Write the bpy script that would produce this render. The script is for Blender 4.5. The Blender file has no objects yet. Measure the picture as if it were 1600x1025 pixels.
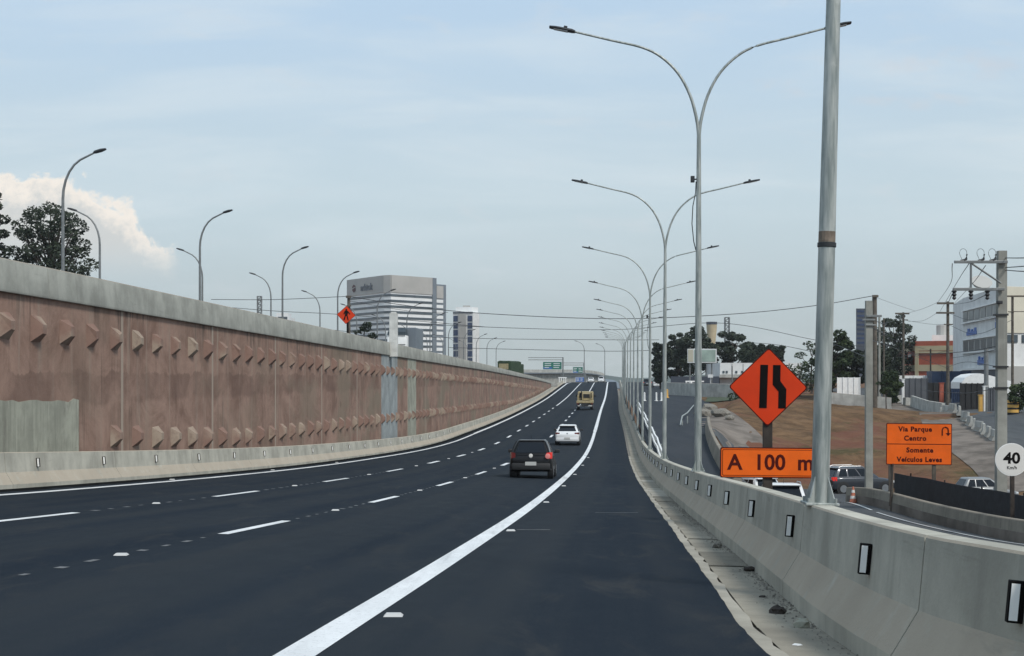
import bpy, bmesh, math, random
import numpy as np
from mathutils import Vector, Matrix, Euler
R = math.radians
random.seed(7)
SC = bpy.context.scene
COL = SC.collection

# ------------------------------------------------------------------ camera
F, HY = 2311.0, 590.0          # focal length in photo pixels, true horizon row
cam = bpy.data.objects.new('camera', bpy.data.cameras.new('camera'))
COL.objects.link(cam); SC.camera = cam
cam.rotation_euler = (R(90), 0, 0)
cam.data.sensor_width = 36; cam.data.lens = F / 1600 * 36
cam.data.shift_y = (HY - 512.5) / 1600
cam.data.clip_start = 0.1; cam.data.clip_end = 20000

# ------------------------------------------------------------------ light
SUN_EL, SUN_AZ = R(48), R(140)          # azimuth clockwise from +Y (behind right)
SC.view_settings.view_transform = 'Standard'; SC.view_settings.look = 'None'
SC.view_settings.exposure = 0.0; SC.view_settings.gamma = 1.0
sun = bpy.data.objects.new('sun', bpy.data.lights.new('sun', 'SUN')); COL.objects.link(sun)
sun.data.energy = 2.6; sun.data.angle = R(11); sun.data.color = (1.0, 0.95, 0.88)
sdir = Vector((math.sin(SUN_AZ) * math.cos(SUN_EL), math.cos(SUN_AZ) * math.cos(SUN_EL), math.sin(SUN_EL)))
sun.rotation_euler = (-sdir).to_track_quat('-Z', 'Y').to_euler()

class NT:
    """small node-tree helper"""
    def __init__(s, tree): s.t = tree; s.n = tree.nodes; s.l = tree.links
    def node(s, kind, **kw):
        nd = s.n.new(kind)
        for k, v in kw.items():
            if k.startswith('i_'):
                key = k[2:]; key = int(key) if key.isdigit() else key.replace('_', ' ')
                s.set(nd.inputs[key], v)
            else: setattr(nd, k, v)
        return nd
    def set(s, inp, v):
        if isinstance(v, bpy.types.NodeSocket): s.l.new(v, inp)
        elif isinstance(v, bpy.types.Node): s.l.new(v.outputs[0], inp)
        else:
            if inp.type == 'RGBA' and len(v) == 3: v = (*v, 1)
            inp.default_value = v
    def math(s, op, a, b=0.0, c=0.0, clamp=False):
        nd = s.n.new('ShaderNodeMath'); nd.operation = op; nd.use_clamp = clamp
        s.set(nd.inputs[0], a); s.set(nd.inputs[1], b); s.set(nd.inputs[2], c); return nd.outputs[0]
    def ramp(s, v, lo, hi, a=0.0, b=1.0, smooth=True):
        nd = s.n.new('ShaderNodeMapRange'); nd.interpolation_type = 'SMOOTHSTEP' if smooth else 'LINEAR'
        s.set(nd.inputs['Value'], v)
        for k, x in zip(('From Min', 'From Max', 'To Min', 'To Max'), (lo, hi, a, b)): s.set(nd.inputs[k], x)
        return nd.outputs[0]
    def mix(s, f, a, b, blend='MIX'):
        nd = s.n.new('ShaderNodeMix'); nd.data_type = 'RGBA'; nd.blend_type = blend
        s.set(nd.inputs[0], f); s.set(nd.inputs[6], a); s.set(nd.inputs[7], b); return nd.outputs[2]
    def noise(s, vec, scale, detail=4, rough=0.55, dist=0.0):
        nd = s.n.new('ShaderNodeTexNoise')
        if vec is not None: s.set(nd.inputs['Vector'], vec)
        nd.inputs['Scale'].default_value = scale; nd.inputs['Detail'].default_value = detail
        nd.inputs['Roughness'].default_value = rough; nd.inputs['Distortion'].default_value = dist
        return nd.outputs[0]
    def scale(s, vec, sx, sy, sz, off=(0, 0, 0)):
        nd = s.n.new('ShaderNodeMapping'); s.set(nd.inputs[0], vec)
        nd.inputs['Scale'].default_value = (sx, sy, sz); nd.inputs['Location'].default_value = off
        return nd.outputs[0]

# ------------------------------------------------------------------ sky
W = bpy.data.worlds.new('World'); SC.world = W; W.use_nodes = True
w = NT(W.node_tree); w.n.clear()
K = 0.1
sky = w.node('ShaderNodeTexSky'); sky.sky_type = 'NISHITA'; sky.sun_disc = False
sky.sun_elevation = SUN_EL; sky.sun_rotation = SUN_AZ; sky.air_density = 1.0; sky.dust_density = 3.0
tc = w.node('ShaderNodeTexCoord').outputs['Generated']
sp = w.node('ShaderNodeSeparateXYZ', i_0=tc)
dx, dy, dz = sp.outputs
ay = w.math('MAXIMUM', dy, 0.05)
u = w.math('DIVIDE', dx, ay); v = w.math('DIVIDE', dz, ay)
def k(c): return tuple(x / K for x in c)
# thin high haze: pale grey at the horizon, pale blue above, banded cirrus
el = w.math('MAXIMUM', dz, 0.0)
hz = w.mix(w.ramp(el, 0.0, 0.13), k((0.515, 0.585, 0.60)), k((0.60, 0.725, 0.79)))
hz = w.mix(w.ramp(el, 0.10, 0.27), hz, k((0.52, 0.69, 0.87)))
cuv = w.node('ShaderNodeCombineXYZ', i_0=u, i_1=v)
n1 = w.noise(w.scale(cuv, 2.2, 13, 1), 1.6, 5, 0.55, 0.4)
n2 = w.noise(w.scale(cuv, 7, 22, 1, (3, 1, 0)), 2.0, 5, 0.6, 0.6)
band = w.math('MULTIPLY', w.ramp(n1, 0.40, 0.72), w.ramp(el, 0.02, 0.12))
hz = w.mix(w.math('MULTIPLY', band, 0.6), hz, k((0.745, 0.835, 0.885)))
hz = w.mix(w.math('MULTIPLY', w.ramp(n2, 0.54, 0.78), 0.38), hz, k((0.70, 0.755, 0.80)))
# small warm wisps high on the right
def blob(cu, cv, ru, rv):
    a = w.math('POWER', w.math('DIVIDE', w.math('SUBTRACT', u, cu), ru), 2.0)
    b = w.math('POWER', w.math('DIVIDE', w.math('SUBTRACT', v, cv), rv), 2.0)
    return w.ramp(w.math('ADD', a, b), 1.0, 0.0)
nw = w.noise(w.scale(cuv, 30, 60, 1), 1.0, 5, 0.6)
wis = w.math('MULTIPLY', w.math('ADD', blob(.30, .212, .07, .014), w.math('ADD', blob(.27, .187, .05, .008), blob(.175, .195, .04, .009))), w.ramp(nw, .42, .66))
hz = w.mix(w.math('MULTIPLY', wis, 0.38), hz, k((0.71, 0.70, 0.72)))
skyc = w.mix(0.92, sky.outputs[0], hz)
# cumulus bank low on the left
top = w.ramp(u, -0.30, -0.215, 0.139, 0.083)
cn = w.noise(cuv, 34, 6, 0.58, 0.3)
cn2 = w.noise(cuv, 95, 5, 0.6)
f = w.math('ADD', w.math('SUBTRACT', top, v), w.math('MULTIPLY', w.math('SUBTRACT', cn, 0.5), 0.060))
f = w.math('ADD', f, w.math('MULTIPLY', w.math('SUBTRACT', cn2, 0.5), 0.018))
m = w.ramp(f, -0.001, 0.006)
m = w.math('MULTIPLY', m, w.ramp(u, -0.2225, -0.235))
m = w.math('MULTIPLY', m, w.ramp(v, 0.058, 0.098))
m = w.math('MULTIPLY', m, w.math('GREATER_THAN', dy, 0.05))
rim = w.ramp(w.math('ADD', f, w.math('MULTIPLY', w.math('SUBTRACT', cn2, .5), .03)), 0.028, 0.002)
cc = w.mix(rim, k((0.66, 0.675, 0.665)), k((0.97, 0.90, 0.815)))
skyc = w.mix(w.math('MULTIPLY', m, 0.95), skyc, cc)
bg = w.node('ShaderNodeBackground', i_Color=skyc, i_Strength=K)
w.l.new(bg.outputs[0], w.node('ShaderNodeOutputWorld').inputs[0])

# ------------------------------------------------------------------ helpers
def P(px, py, d): return Vector(((px - 800) / F * d, d, (HY - py) / F * d))

def tab(pts):
    xs = [p[0] for p in pts]; ys = [p[1] for p in pts]; n = len(xs)
    sl = [(ys[i + 1] - ys[i]) / (xs[i + 1] - xs[i]) for i in range(n - 1)]
    m = [sl[0]] + [(sl[i - 1] + sl[i]) / 2 for i in range(1, n - 1)] + [sl[-1]]
    def f(x):
        if x <= xs[0]: return ys[0] + m[0] * (x - xs[0])
        if x >= xs[-1]: return ys[-1] + m[-1] * (x - xs[-1])
        i = 0
        while x > xs[i + 1]: i += 1
        h = xs[i + 1] - xs[i]; t = (x - xs[i]) / h
        return ((1 + 2 * t) * (1 - t) ** 2 * ys[i] + t * (1 - t) ** 2 * h * m[i]
                + t * t * (3 - 2 * t) * ys[i + 1] + t * t * (t - 1) * h * m[i + 1])
    return f

class MB:
    """collects shapes into one mesh"""
    def __init__(s): s.v = []; s.f = []; s.mi = []; s.cur = 0
    def add(s, verts, faces, M=None):
        o = len(s.v)
        s.v += [tuple(M @ Vector(p)) if M else tuple(p) for p in verts]
        s.f += [tuple(o + i for i in f) for f in faces]; s.mi += [s.cur] * len(faces); return s
    def box(s, c, size, M=None, bev=0.0):
        x, y, z = c; a, b, h = (q / 2 for q in size)
        if bev <= 0:
            v = [(x + i * a, y + j * b, z + l * h) for l in (-1, 1) for j in (-1, 1) for i in (-1, 1)]
            return s.add(v, [(0, 2, 3, 1), (4, 5, 7, 6), (0, 1, 5, 4), (2, 6, 7, 3), (0, 4, 6, 2), (1, 3, 7, 5)], M)
        bm = bmesh.new(); bmesh.ops.create_cube(bm, size=1)
        for q in bm.verts: q.co = Vector((x + q.co.x * 2 * a, y + q.co.y * 2 * b, z + q.co.z * 2 * h))
        bmesh.ops.bevel(bm, geom=list(bm.edges), offset=bev, segments=2, affect='EDGES', profile=0.5)
        bm.verts.index_update(); s.bm(bm, M); return s
    def bm(s, bm, M=None):
        s.add([q.co.copy() for q in bm.verts], [[q.index for q in f.verts] for f in bm.faces], M); bm.free()
    def loft(s, secs, closed=True, caps=True, M=None):
        n = len(secs[0]); v = [p for q in secs for p in q]; f = []
        for i in range(len(secs) - 1):
            for j in range(n if closed else n - 1):
                a = i * n + j; b = i * n + (j + 1) % n
                f.append((a, b, b + n, a + n))
        if caps and closed: f.append(tuple(range(n))[::-1]); f.append(tuple((len(secs) - 1) * n + i for i in range(n)))
        return s.add(v, f, M)
    def tube(s, pts, r, n=8, M=None):
        pts = [Vector(p) for p in pts]; rs = r if isinstance(r, (list, tuple)) else [r] * len(pts)
        secs = []; up = Vector((0.0131, 0.0271, 1)).normalized()
        for i, p in enumerate(pts):
            t = (pts[min(i + 1, len(pts) - 1)] - pts[max(i - 1, 0)]).normalized()
            if abs(t.dot(up)) > 0.95: up = Vector((1, 0.02, 0.03)) if abs(t.z) > 0.9 else Vector((0.0131, 0.0271, 1))
            a = t.cross(up).normalized(); b = t.cross(a).normalized(); up = -b if False else up
            secs.append([p + (a * math.cos(q) + b * math.sin(q)) * rs[i] for q in (2 * math.pi * l / n for l in range(n))])
        return s.loft(secs, M=M)
    def lathe(s, prof, n=16, M=None):
        secs = [[(r * math.cos(2 * math.pi * l / n), r * math.sin(2 * math.pi * l / n), z) for l in range(n)] for r, z in prof]
        return s.loft(secs, M=M)
    def prism(s, poly, h, M=None):
        """polygon in local xy, extruded 0..h along z"""
        n = len(poly)
        v = [(x, y, 0) for x, y in poly] + [(x, y, h) for x, y in poly]
        f = [tuple(range(n))[::-1], tuple(range(n, 2 * n))] + [(i, (i + 1) % n, n + (i + 1) % n, n + i) for i in range(n)]
        return s.add(v, f, M)
    def quad(s, a, b, c, d, th=0.01):
        """thin panel: a b c d counter-clockwise seen from outside, thickness outward"""
        a, b, c, d = map(Vector, (a, b, c, d)); nn = (b - a).cross(d - a).normalized() * th
        return s.add([a, b, c, d, a + nn, b + nn, c + nn, d + nn], [(3, 2, 1, 0), (4, 5, 6, 7), (0, 1, 5, 4), (1, 2, 6, 5), (2, 3, 7, 6), (3, 0, 4, 7)])
    def build(s, name, mat, parent=None, world=False, smooth=False, base=None):
        me = bpy.data.meshes.new(name); off = Vector((0, 0, 0))
        if world and parent is not None: off = parent.location
        if base is not None: off = Vector(base)
        me.from_pydata([tuple(Vector(p) - off) for p in s.v], [], s.f)
        bm = bmesh.new(); bm.from_mesh(me); bmesh.ops.recalc_face_normals(bm, faces=bm.faces); bm.to_mesh(me); bm.free()
        for m_ in (mat if isinstance(mat, (list, tuple)) else [mat]): me.materials.append(m_)
        for p, i in zip(me.polygons, s.mi): p.material_index = i
        if smooth:
            me.polygons.foreach_set('use_smooth', [True] * len(me.polygons))
            if smooth is not True: me.set_sharp_from_angle(angle=R(smooth))
            else: me.set_sharp_from_angle(angle=R(50))
        o = bpy.data.objects.new(name, me); COL.objects.link(o)
        if parent is not None: o.parent = parent
        elif base is not None: o.location = base
        return o

def tag(o, label=None, cat=None, group=None, kind=None):
    if label: o['label'] = label
    if cat: o['category'] = cat
    if group: o['group'] = group
    if kind: o['kind'] = kind
    return o
def thing(name, label, cat, loc=(0, 0, 0), rz=0.0, group=None, rx=0.0, ry=0.0):
    o = bpy.data.objects.new(name, None); COL.objects.link(o)
    o.location = loc; o.rotation_euler = (rx, ry, rz); o.empty_display_size = 0.3
    return tag(o, label, cat, group)
def copy_tree(o, parent=None, kids=None):
    c = o.copy(); COL.objects.link(c)
    if parent: c.parent = parent
    for ch in [x for x in ALLC(o)]: copy_tree(ch, c)
    return c
def ALLC(o): return [x for x in COL.objects if x.parent == o]

def text_mesh(body, size, bold=0.0, ext=0.004, align='CENTER', spacing=1.0):
    cu = bpy.data.curves.new('lettering', 'FONT'); cu.body = body; cu.size = size; cu.extrude = ext
    cu.offset = bold; cu.align_x = align; cu.align_y = 'CENTER'; cu.space_character = spacing; cu.resolution_u = 3
    o = bpy.data.objects.new('lettering', cu); COL.objects.link(o)
    dg = bpy.context.evaluated_depsgraph_get(); me = bpy.data.meshes.new_from_object(o.evaluated_get(dg))
    bpy.data.objects.remove(o); return me
def text(body, size, M, mat, parent, name='lettering', sx=1.0, **kw):
    me = text_mesh(body, size, **kw); me.transform(M @ Matrix.Diagonal((sx, 1, 1, 1))); me.materials.clear(); me.materials.append(mat)
    o = bpy.data.objects.new(name, me); COL.objects.link(o); o.parent = parent; return o
FRONT = Matrix.Rotation(R(90), 4, 'X')      # local xy plane -> upright, facing -Y

# ------------------------------------------------------------------ materials
def mat(name, col=(0.5, 0.5, 0.5), rough=0.6, metal=0.0, build=None, spec=0.5, var=0.0, vs=3.0, bump=0.0, bs=20.0, coat=0.0):
    m_ = bpy.data.materials.new(name); m_.use_nodes = True
    t = NT(m_.node_tree); b = t.n['Principled BSDF']
    b.inputs['Roughness'].default_value = rough; b.inputs['Metallic'].default_value = metal
    b.inputs['Specular IOR Level'].default_value = spec; b.inputs['Coat Weight'].default_value = coat
    b.inputs['Base Color'].default_value = (*col, 1)
    pos = t.node('ShaderNodeNewGeometry').outputs['Position'] if (var or bump or build) else None
    if var:
        nz = t.noise(pos, vs, 6, 0.6)
        c = t.mix(t.ramp(nz, 0.3, 0.7), tuple(x * (1 - var) for x in col), tuple(min(1, x * (1 + var)) for x in col))
        t.set(b.inputs['Base Color'], c)
    if bump:
        bp = t.node('ShaderNodeBump', i_Strength=bump, i_Distance=0.02, i_Height=t.noise(pos, bs, 5, 0.65))
        t.l.new(bp.outputs[0], b.inputs['Normal'])
    if build: build(t, b, pos)
    return m_

def b_asphalt(c0, c1, lane=True):
    def f(t, b, pos):
        p2 = t.scale(pos, 1, 0.12, 0)
        big = t.noise(p2, 0.55, 5, 0.6, 0.5); fine = t.noise(pos, 60, 3, 0.7); mid = t.noise(t.scale(pos, 1, .35, 0), 2.6, 5, 0.6)
        c = t.mix(t.ramp(big, 0.35, 0.68), c0, c1)
        c = t.mix(t.math('MULTIPLY', t.ramp(mid, 0.45, 0.75), 0.35), c, tuple(x * 1.3 for x in c1))
        c = t.mix(t.math('MULTIPLY', t.ramp(fine, 0.35, 0.75), 0.4), c, tuple(x * 1.7 for x in c1))
        # dusty worn smears
        sm = t.noise(t.scale(pos, 1.4, 0.28, 0, (5, 2, 0)), 1.1, 7, 0.7, 0.6)
        c = t.mix(t.math('MULTIPLY', t.ramp(sm, 0.50, 0.74), 0.6), c, (0.052, 0.052, 0.050))
        if lane:        # polished wheel tracks and paver lanes running along the road
            sx = t.node('ShaderNodeSeparateXYZ', i_0=pos); xx = t.math('SUBTRACT', sx.outputs[0], t.math('MULTIPLY', sx.outputs[1], 0.0715))
            cv = t.node('ShaderNodeCombineXYZ', i_0=xx, i_1=t.math('MULTIPLY', sx.outputs[1], 0.006))
            ln = t.noise(cv, 0.55, 4, 0.65, 0.3); c = t.mix(t.math('MULTIPLY', t.ramp(ln, 0.40, 0.62), 0.75), c, (0.0270, 0.0330, 0.0390))
            lf = t.math('FRACT', t.math('DIVIDE', t.math('ADD', xx, 2.05), 3.5)); tr = t.math('ABSOLUTE', t.math('SUBTRACT', t.math('ABSOLUTE', t.math('SUBTRACT', lf, 0.5)), 0.24))
            c = t.mix(t.math('MULTIPLY', t.ramp(tr, 0.10, 0.02), t.math('MULTIPLY', t.ramp(mid, .3, .6), 0.5)), c, (0.0310, 0.0360, 0.0410))
            agg = t.noise(pos, 140, 2, 0.8); c = t.mix(t.math('MULTIPLY', t.ramp(agg, 0.55, 0.72), 0.45), c, (0.075, 0.077, 0.080))
        t.set(b.inputs['Base Color'], c)
        t.set(b.inputs['Roughness'], t.ramp(mid, 0.2, 0.8, 0.78, 0.95))
        bp = t.node('ShaderNodeBump', i_Strength=0.2, i_Distance=0.006, i_Height=fine)
        t.l.new(bp.outputs[0], b.inputs['Normal'])
    return f
M = {}
M['asphalt'] = mat('fresh_asphalt', build=b_asphalt((0.0120, 0.0180, 0.0265), (0.0175, 0.0240, 0.0325)), spec=0.02)
M['street'] = mat('worn_asphalt', build=b_asphalt((0.060, 0.065, 0.070), (0.090, 0.094, 0.097), False), spec=0.05)
M['ramp'] = mat('ramp_asphalt', build=b_asphalt((0.032, 0.038, 0.046), (0.046, 0.051, 0.058), False), spec=0.03)

def b_concrete(c, dirt=(0.25, 0.21, 0.165), amt=0.75, streak=0.5):
    def f(t, b, pos):
        g = t.node('ShaderNodeNewGeometry').outputs['Normal']; nz = t.node('ShaderNodeSeparateXYZ', i_0=g).outputs[2]
        big = t.noise(pos, 0.9, 6, 0.62); fine = t.noise(pos, 34, 5, 0.65)
        st = t.noise(t.scale(pos, 3.2, 3.2, 0.22), 1.6, 5, 0.6)
        col = t.mix(t.ramp(big, 0.32, 0.70), tuple(x * 0.76 for x in c), tuple(x * 1.16 for x in c))
        col = t.mix(t.math('MULTIPLY', t.ramp(st, 0.50, 0.74), streak), col, tuple(x * 0.62 for x in c))
        st2 = t.noise(t.scale(pos, 5, 5, 0.3, (3, 7, 0)), 1.2, 4, 0.6)
        col = t.mix(t.math('MULTIPLY', t.ramp(st2, 0.58, 0.74), streak * 0.6), col, tuple(min(1, x * 1.3) for x in c))
        col = t.mix(t.math('MULTIPLY', t.ramp(fine, 0.5, 0.8), 0.3), col, tuple(x * 0.72 for x in c))
        lo = t.math('MULTIPLY', t.ramp(nz, 0.18, 0.40), t.ramp(nz, 0.92, 0.75))      # dust on the sloped foot
        d2 = t.ramp(t.noise(t.scale(pos, 2, 2, 2), 1.5, 6, 0.65), 0.20, 0.50)
        col = t.mix(t.math('MULTIPLY', t.math('MULTIPLY', lo, d2), amt), col, dirt)
        sc = t.noise(t.scale(pos, 1, .25, 3, (2, 2, 5)), 1.8, 7, 0.72, .5); col = t.mix(t.math('MULTIPLY', t.ramp(sc, 0.60, 0.70), 0.35), col, tuple(x * 0.5 for x in c))
        pits = t.noise(pos, 120, 2, 0.5)
        col = t.mix(t.math('MULTIPLY', t.ramp(pits, 0.70, 0.78), 0.6), col, tuple(x * 0.35 for x in c))
        t.set(b.inputs['Base Color'], col)
        bp = t.node('ShaderNodeBump', i_Strength=0.3, i_Distance=0.012, i_Height=t.math('ADD', fine, big))
        t.l.new(bp.outputs[0], b.inputs['Normal'])
    return f
M['barrier'] = mat('barrier_concrete', rough=0.9, spec=0.2, build=b_concrete((0.44, 0.42, 0.355), dirt=(0.40, 0.335, 0.26)))
M['parapet'] = mat('parapet_concrete', rough=0.9, spec=0.2, build=b_concrete((0.40, 0.40, 0.355), streak=0.35))
def b_patch(t, b, pos):
    b_concrete((0.33, 0.33, 0.27), streak=0.8)(t, b, pos); l_ = b.inputs['Base Color'].links[0].from_socket
    n = t.noise(t.scale(pos, 0, 1.1, .5), 1.3, 7, .72); n2 = t.noise(t.scale(pos, 0, 3, 1.2, (0, 5, 5)), 1.3, 6, .7)
    c = t.mix(t.math('MULTIPLY', t.ramp(n, .52, .66), .55), l_, (0.16, 0.15, 0.125)); c = t.mix(t.math('MULTIPLY', t.ramp(n2, .58, .70), .5), c, (0.40, 0.40, 0.34)); t.set(b.inputs['Base Color'], c)
M['patch'] = mat('repair_concrete', rough=0.9, spec=0.2, build=b_patch)
M['gutter'] = mat('gutter_concrete', rough=0.95, spec=0.2, build=b_concrete((0.29, 0.265, 0.215), amt=0.0, streak=0.2))
M['gutter2'] = mat('gutter_concrete_b', rough=0.95, spec=0.2, build=b_concrete((0.21, 0.192, 0.155), amt=0.0, streak=0.2))
M['gutter3'] = mat('gutter_concrete_c', rough=0.95, spec=0.2, build=b_concrete((0.36, 0.335, 0.28), amt=0.0, streak=0.2))
M['lowwall'] = mat('old_wall_concrete', rough=0.95, spec=0.2, build=b_concrete((0.25, 0.225, 0.185), streak=0.6))
M['concrete_pale'] = mat('pale_concrete', rough=0.9, spec=0.2, build=b_concrete((0.42, 0.42, 0.39), streak=0.4))
M['pole_concrete'] = mat('pole_concrete', rough=0.9, spec=0.2, build=b_concrete((0.30, 0.30, 0.27), streak=0.4))

def b_wall(t, b, pos):
    sy = t.node('ShaderNodeSeparateXYZ', i_0=pos); y, z = sy.outputs[1], sy.outputs[2]
    big = t.noise(t.scale(pos, 0, 0.55, 0.62), 0.9, 8, 0.72, 0.6)
    st = t.noise(t.scale(pos, 0, 1.5, 0.07), 1.5, 6, 0.62); st2 = t.noise(t.scale(pos, 0, 3.4, 0.13, (0, 4, 2)), 1.3, 5, 0.6)
    fine = t.noise(pos, 22, 5, 0.7)
    c = t.mix(t.ramp(big, 0.3, 0.7), (0.185, 0.114, 0.087), (0.345, 0.228, 0.178))
    c = t.mix(t.math('MULTIPLY', t.ramp(st, 0.52, 0.74), 0.75), c, (0.32, 0.26, 0.21))         # pale lime streaks
    c = t.mix(t.math('MULTIPLY', t.math('MULTIPLY', t.ramp(st2, 0.50, 0.74), t.ramp(t.noise(t.scale(pos, 0, .5, .45, (0, 3, 8)), 1.2, 5, .65), .42, .62)), 0.8), c, (0.095, 0.064, 0.052))         # dark water streaks
    # wet band half-way up, with a ragged edge
    wob = t.math('MULTIPLY', t.math('SUBTRACT', t.noise(t.scale(pos, 0, 0.6, 0), 1.0, 4, 0.7), 0.5), 0.9)
    zz = t.math('ADD', z, wob)
    hb = t.math('MULTIPLY', t.ramp(zz, -0.78, -0.60), t.ramp(zz, 0.16, 0.10))
    hb = t.math('MULTIPLY', hb, t.ramp(t.noise(t.scale(pos, 0, 0.4, 0.4, (0, 9, 1)), 1, 5, 0.6), 0.36, 0.58))
    c = t.mix(t.math('MULTIPLY', hb, 0.5), c, (0.115, 0.072, 0.058))
    # grey-green unpainted areas growing with distance
    ga = t.ramp(t.noise(t.scale(pos, 0, 0.16, 0.32, (0, 2, 6)), 1.0, 5, 0.6), 0.47, 0.62)
    c = t.mix(t.math('MULTIPLY', ga, t.ramp(y, 45, 95, 0.20, 0.85)), c, (0.21, 0.175, 0.13))
    cell = t.node('ShaderNodeTexVoronoi', i_Scale=0.55); t.set(cell.inputs['Vector'], t.scale(pos, 0, 1, 1.3))
    spots = t.math('MULTIPLY', t.ramp(cell.outputs[0], 0.22, 0.05), t.ramp(t.noise(pos, 0.5, 2), 0.5, 0.6))
    c = t.mix(t.math('MULTIPLY', spots, 0.5), c, (0.09, 0.062, 0.052))
    c = t.mix(t.math('MULTIPLY', t.ramp(fine, 0.45, 0.8), 0.35), c, (0.33, 0.22, 0.18))
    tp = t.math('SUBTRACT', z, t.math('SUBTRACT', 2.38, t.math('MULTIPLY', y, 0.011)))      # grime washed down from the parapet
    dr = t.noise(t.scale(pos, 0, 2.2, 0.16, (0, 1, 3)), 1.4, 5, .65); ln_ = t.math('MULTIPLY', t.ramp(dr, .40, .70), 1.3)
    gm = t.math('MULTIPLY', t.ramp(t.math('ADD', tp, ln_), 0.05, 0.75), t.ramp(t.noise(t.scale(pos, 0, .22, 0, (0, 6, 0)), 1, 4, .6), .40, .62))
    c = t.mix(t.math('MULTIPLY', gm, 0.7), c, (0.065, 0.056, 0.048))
    # form joints
    jo = t.math('ABSOLUTE', t.math('SUBTRACT', t.math('FRACT', t.math('DIVIDE', y, 9.6)), 0.46))
    c = t.mix(t.math('MULTIPLY', t.ramp(jo, 0.013, 0.008), 0.85), c, (0.36, 0.30, 0.245))
    t.set(b.inputs['Base Color'], c)
    bp = t.node('ShaderNodeBump', i_Strength=0.5, i_Distance=0.03, i_Height=t.math('ADD', t.math('MULTIPLY', fine, 0.5), big))
    t.l.new(bp.outputs[0], b.inputs['Normal'])
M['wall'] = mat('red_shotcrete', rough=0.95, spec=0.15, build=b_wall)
def b_block(t, b, pos):
    n = t.noise(pos, 0.45, 3, 0.6); f2 = t.noise(pos, 6, 5, 0.7)
    c = t.mix(t.ramp(n, 0.46, 0.60), (0.235, 0.150, 0.120), (0.32, 0.255, 0.20))
    c = t.mix(t.math('MULTIPLY', t.ramp(f2, 0.45, 0.75), 0.5), c, (0.16, 0.10, 0.08)); t.set(b.inputs['Base Color'], c)
M['block'] = mat('anchor_concrete', rough=0.95, spec=0.15, build=b_block)
M['edge_black'] = mat('black_road_edge', (0.006, 0.007, 0.008), rough=0.9, spec=0.02, var=0.4, vs=4)
M['strip'] = mat('bluish_concrete', rough=0.9, spec=0.2, build=b_concrete((0.30, 0.325, 0.325), streak=0.5))

def b_paint(c):
    def f(t, b, pos):
        nz = t.noise(pos, 26, 6, 0.75); n2 = t.noise(t.scale(pos, 1, 0.3, 1), 3.0, 5, 0.6)
        col = t.mix(t.ramp(n2, 0.3, 0.75), tuple(x * 0.82 for x in c), c)
        col = t.mix(t.math('MULTIPLY', t.ramp(nz, 0.54, 0.70), 0.7), col, (0.22, 0.22, 0.22))
        n3 = t.noise(t.scale(pos, 2.0, 0.10, 1), 2.2, 4, 0.6); col = t.mix(t.math('MULTIPLY', t.ramp(n3, 0.5, 0.72), 0.45), col, (0.34, 0.34, 0.34))
        t.set(b.inputs['Base Color'], col)
    return f
M['paint'] = mat('road_paint', rough=0.7, spec=0.3, build=b_paint((0.78, 0.79, 0.79)))
M['faint'] = mat('faint_paint', rough=0.8, spec=0.2, build=b_paint((0.16, 0.165, 0.17)))
def b_galv(t, b, pos):
    n = t.noise(t.scale(pos, 9, 9, 0.9), 2.0, 5, 0.6); n2 = t.noise(pos, 7, 4, 0.6)
    c = t.mix(t.ramp(n, 0.32, 0.7), (0.22, 0.25, 0.24), (0.46, 0.48, 0.455))
    c = t.mix(t.math('MULTIPLY', t.ramp(n2, 0.6, 0.78), 0.5), c, (0.60, 0.62, 0.60))
    t.set(b.inputs['Base Color'], c); t.set(b.inputs['Roughness'], t.ramp(n2, 0.3, 0.7, 0.38, 0.58))
M['galv'] = mat('galvanised_steel', rough=0.45, metal=0.35, build=b_galv)
M['lampgrey'] = mat('grey_lamp_steel', (0.20, 0.21, 0.21), rough=0.5, metal=0.4, var=0.15)
M['darkmetal'] = mat('dark_metal', (0.03, 0.032, 0.035), rough=0.5, metal=0.3, var=0.2)
M['rust'] = mat('rust', (0.17, 0.135, 0.105), rough=0.9, var=0.4, vs=9)
M['black'] = mat('black_rubber', (0.012, 0.012, 0.013), rough=0.75)
M['stud'] = mat('stud_white', (0.50, 0.50, 0.49), rough=0.6)
M['reflect'] = mat('reflective_white', (0.92, 0.92, 0.90), rough=0.4)
M['white'] = mat('white_sheet', (0.78, 0.78, 0.76), rough=0.5, var=0.06)
M['whitepaint'] = mat('white_wall_paint', (0.66, 0.665, 0.65), rough=0.8, var=0.10, vs=0.5)
M['lens'] = mat('pale_lens', (0.62, 0.64, 0.64), rough=0.3)
M['orange'] = mat('orange_sheeting', (0.60, 0.040, 0.004), rough=0.65, spec=0.25, var=0.07, vs=2)
M['orange2'] = mat('bright_orange_sheeting', (0.80, 0.125, 0.006), rough=0.6, spec=0.25, var=0.07, vs=2)
M['signblack'] = mat('sign_black', (0.004, 0.003, 0.003), rough=0.7, spec=0.12)
M['signbrown'] = mat('sign_dark_red', (0.07, 0.006, 0.004), rough=0.7, spec=0.15)
M['post'] = mat('dark_timber', (0.035, 0.027, 0.022), rough=0.85, var=0.35, vs=5)
M['wood'] = mat('weathered_timber', (0.10, 0.085, 0.068), rough=0.9, var=0.3, vs=3)
M['green'] = mat('green_sign', (0.012, 0.15, 0.105), rough=0.5, var=0.06)
M['blue'] = mat('blue_sign', (0.045, 0.13, 0.40), rough=0.5, var=0.1)
M['cable'] = mat('cable', (0.035, 0.04, 0.045), rough=0.7)
M['mesh'] = mat('black_shade_mesh', (0.011, 0.013, 0.017), rough=0.85, var=0.35, vs=2.5, bump=0.4, bs=8)
M['glass'] = mat('car_glass', (0.006, 0.009, 0.014), rough=0.12, spec=0.32)
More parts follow.
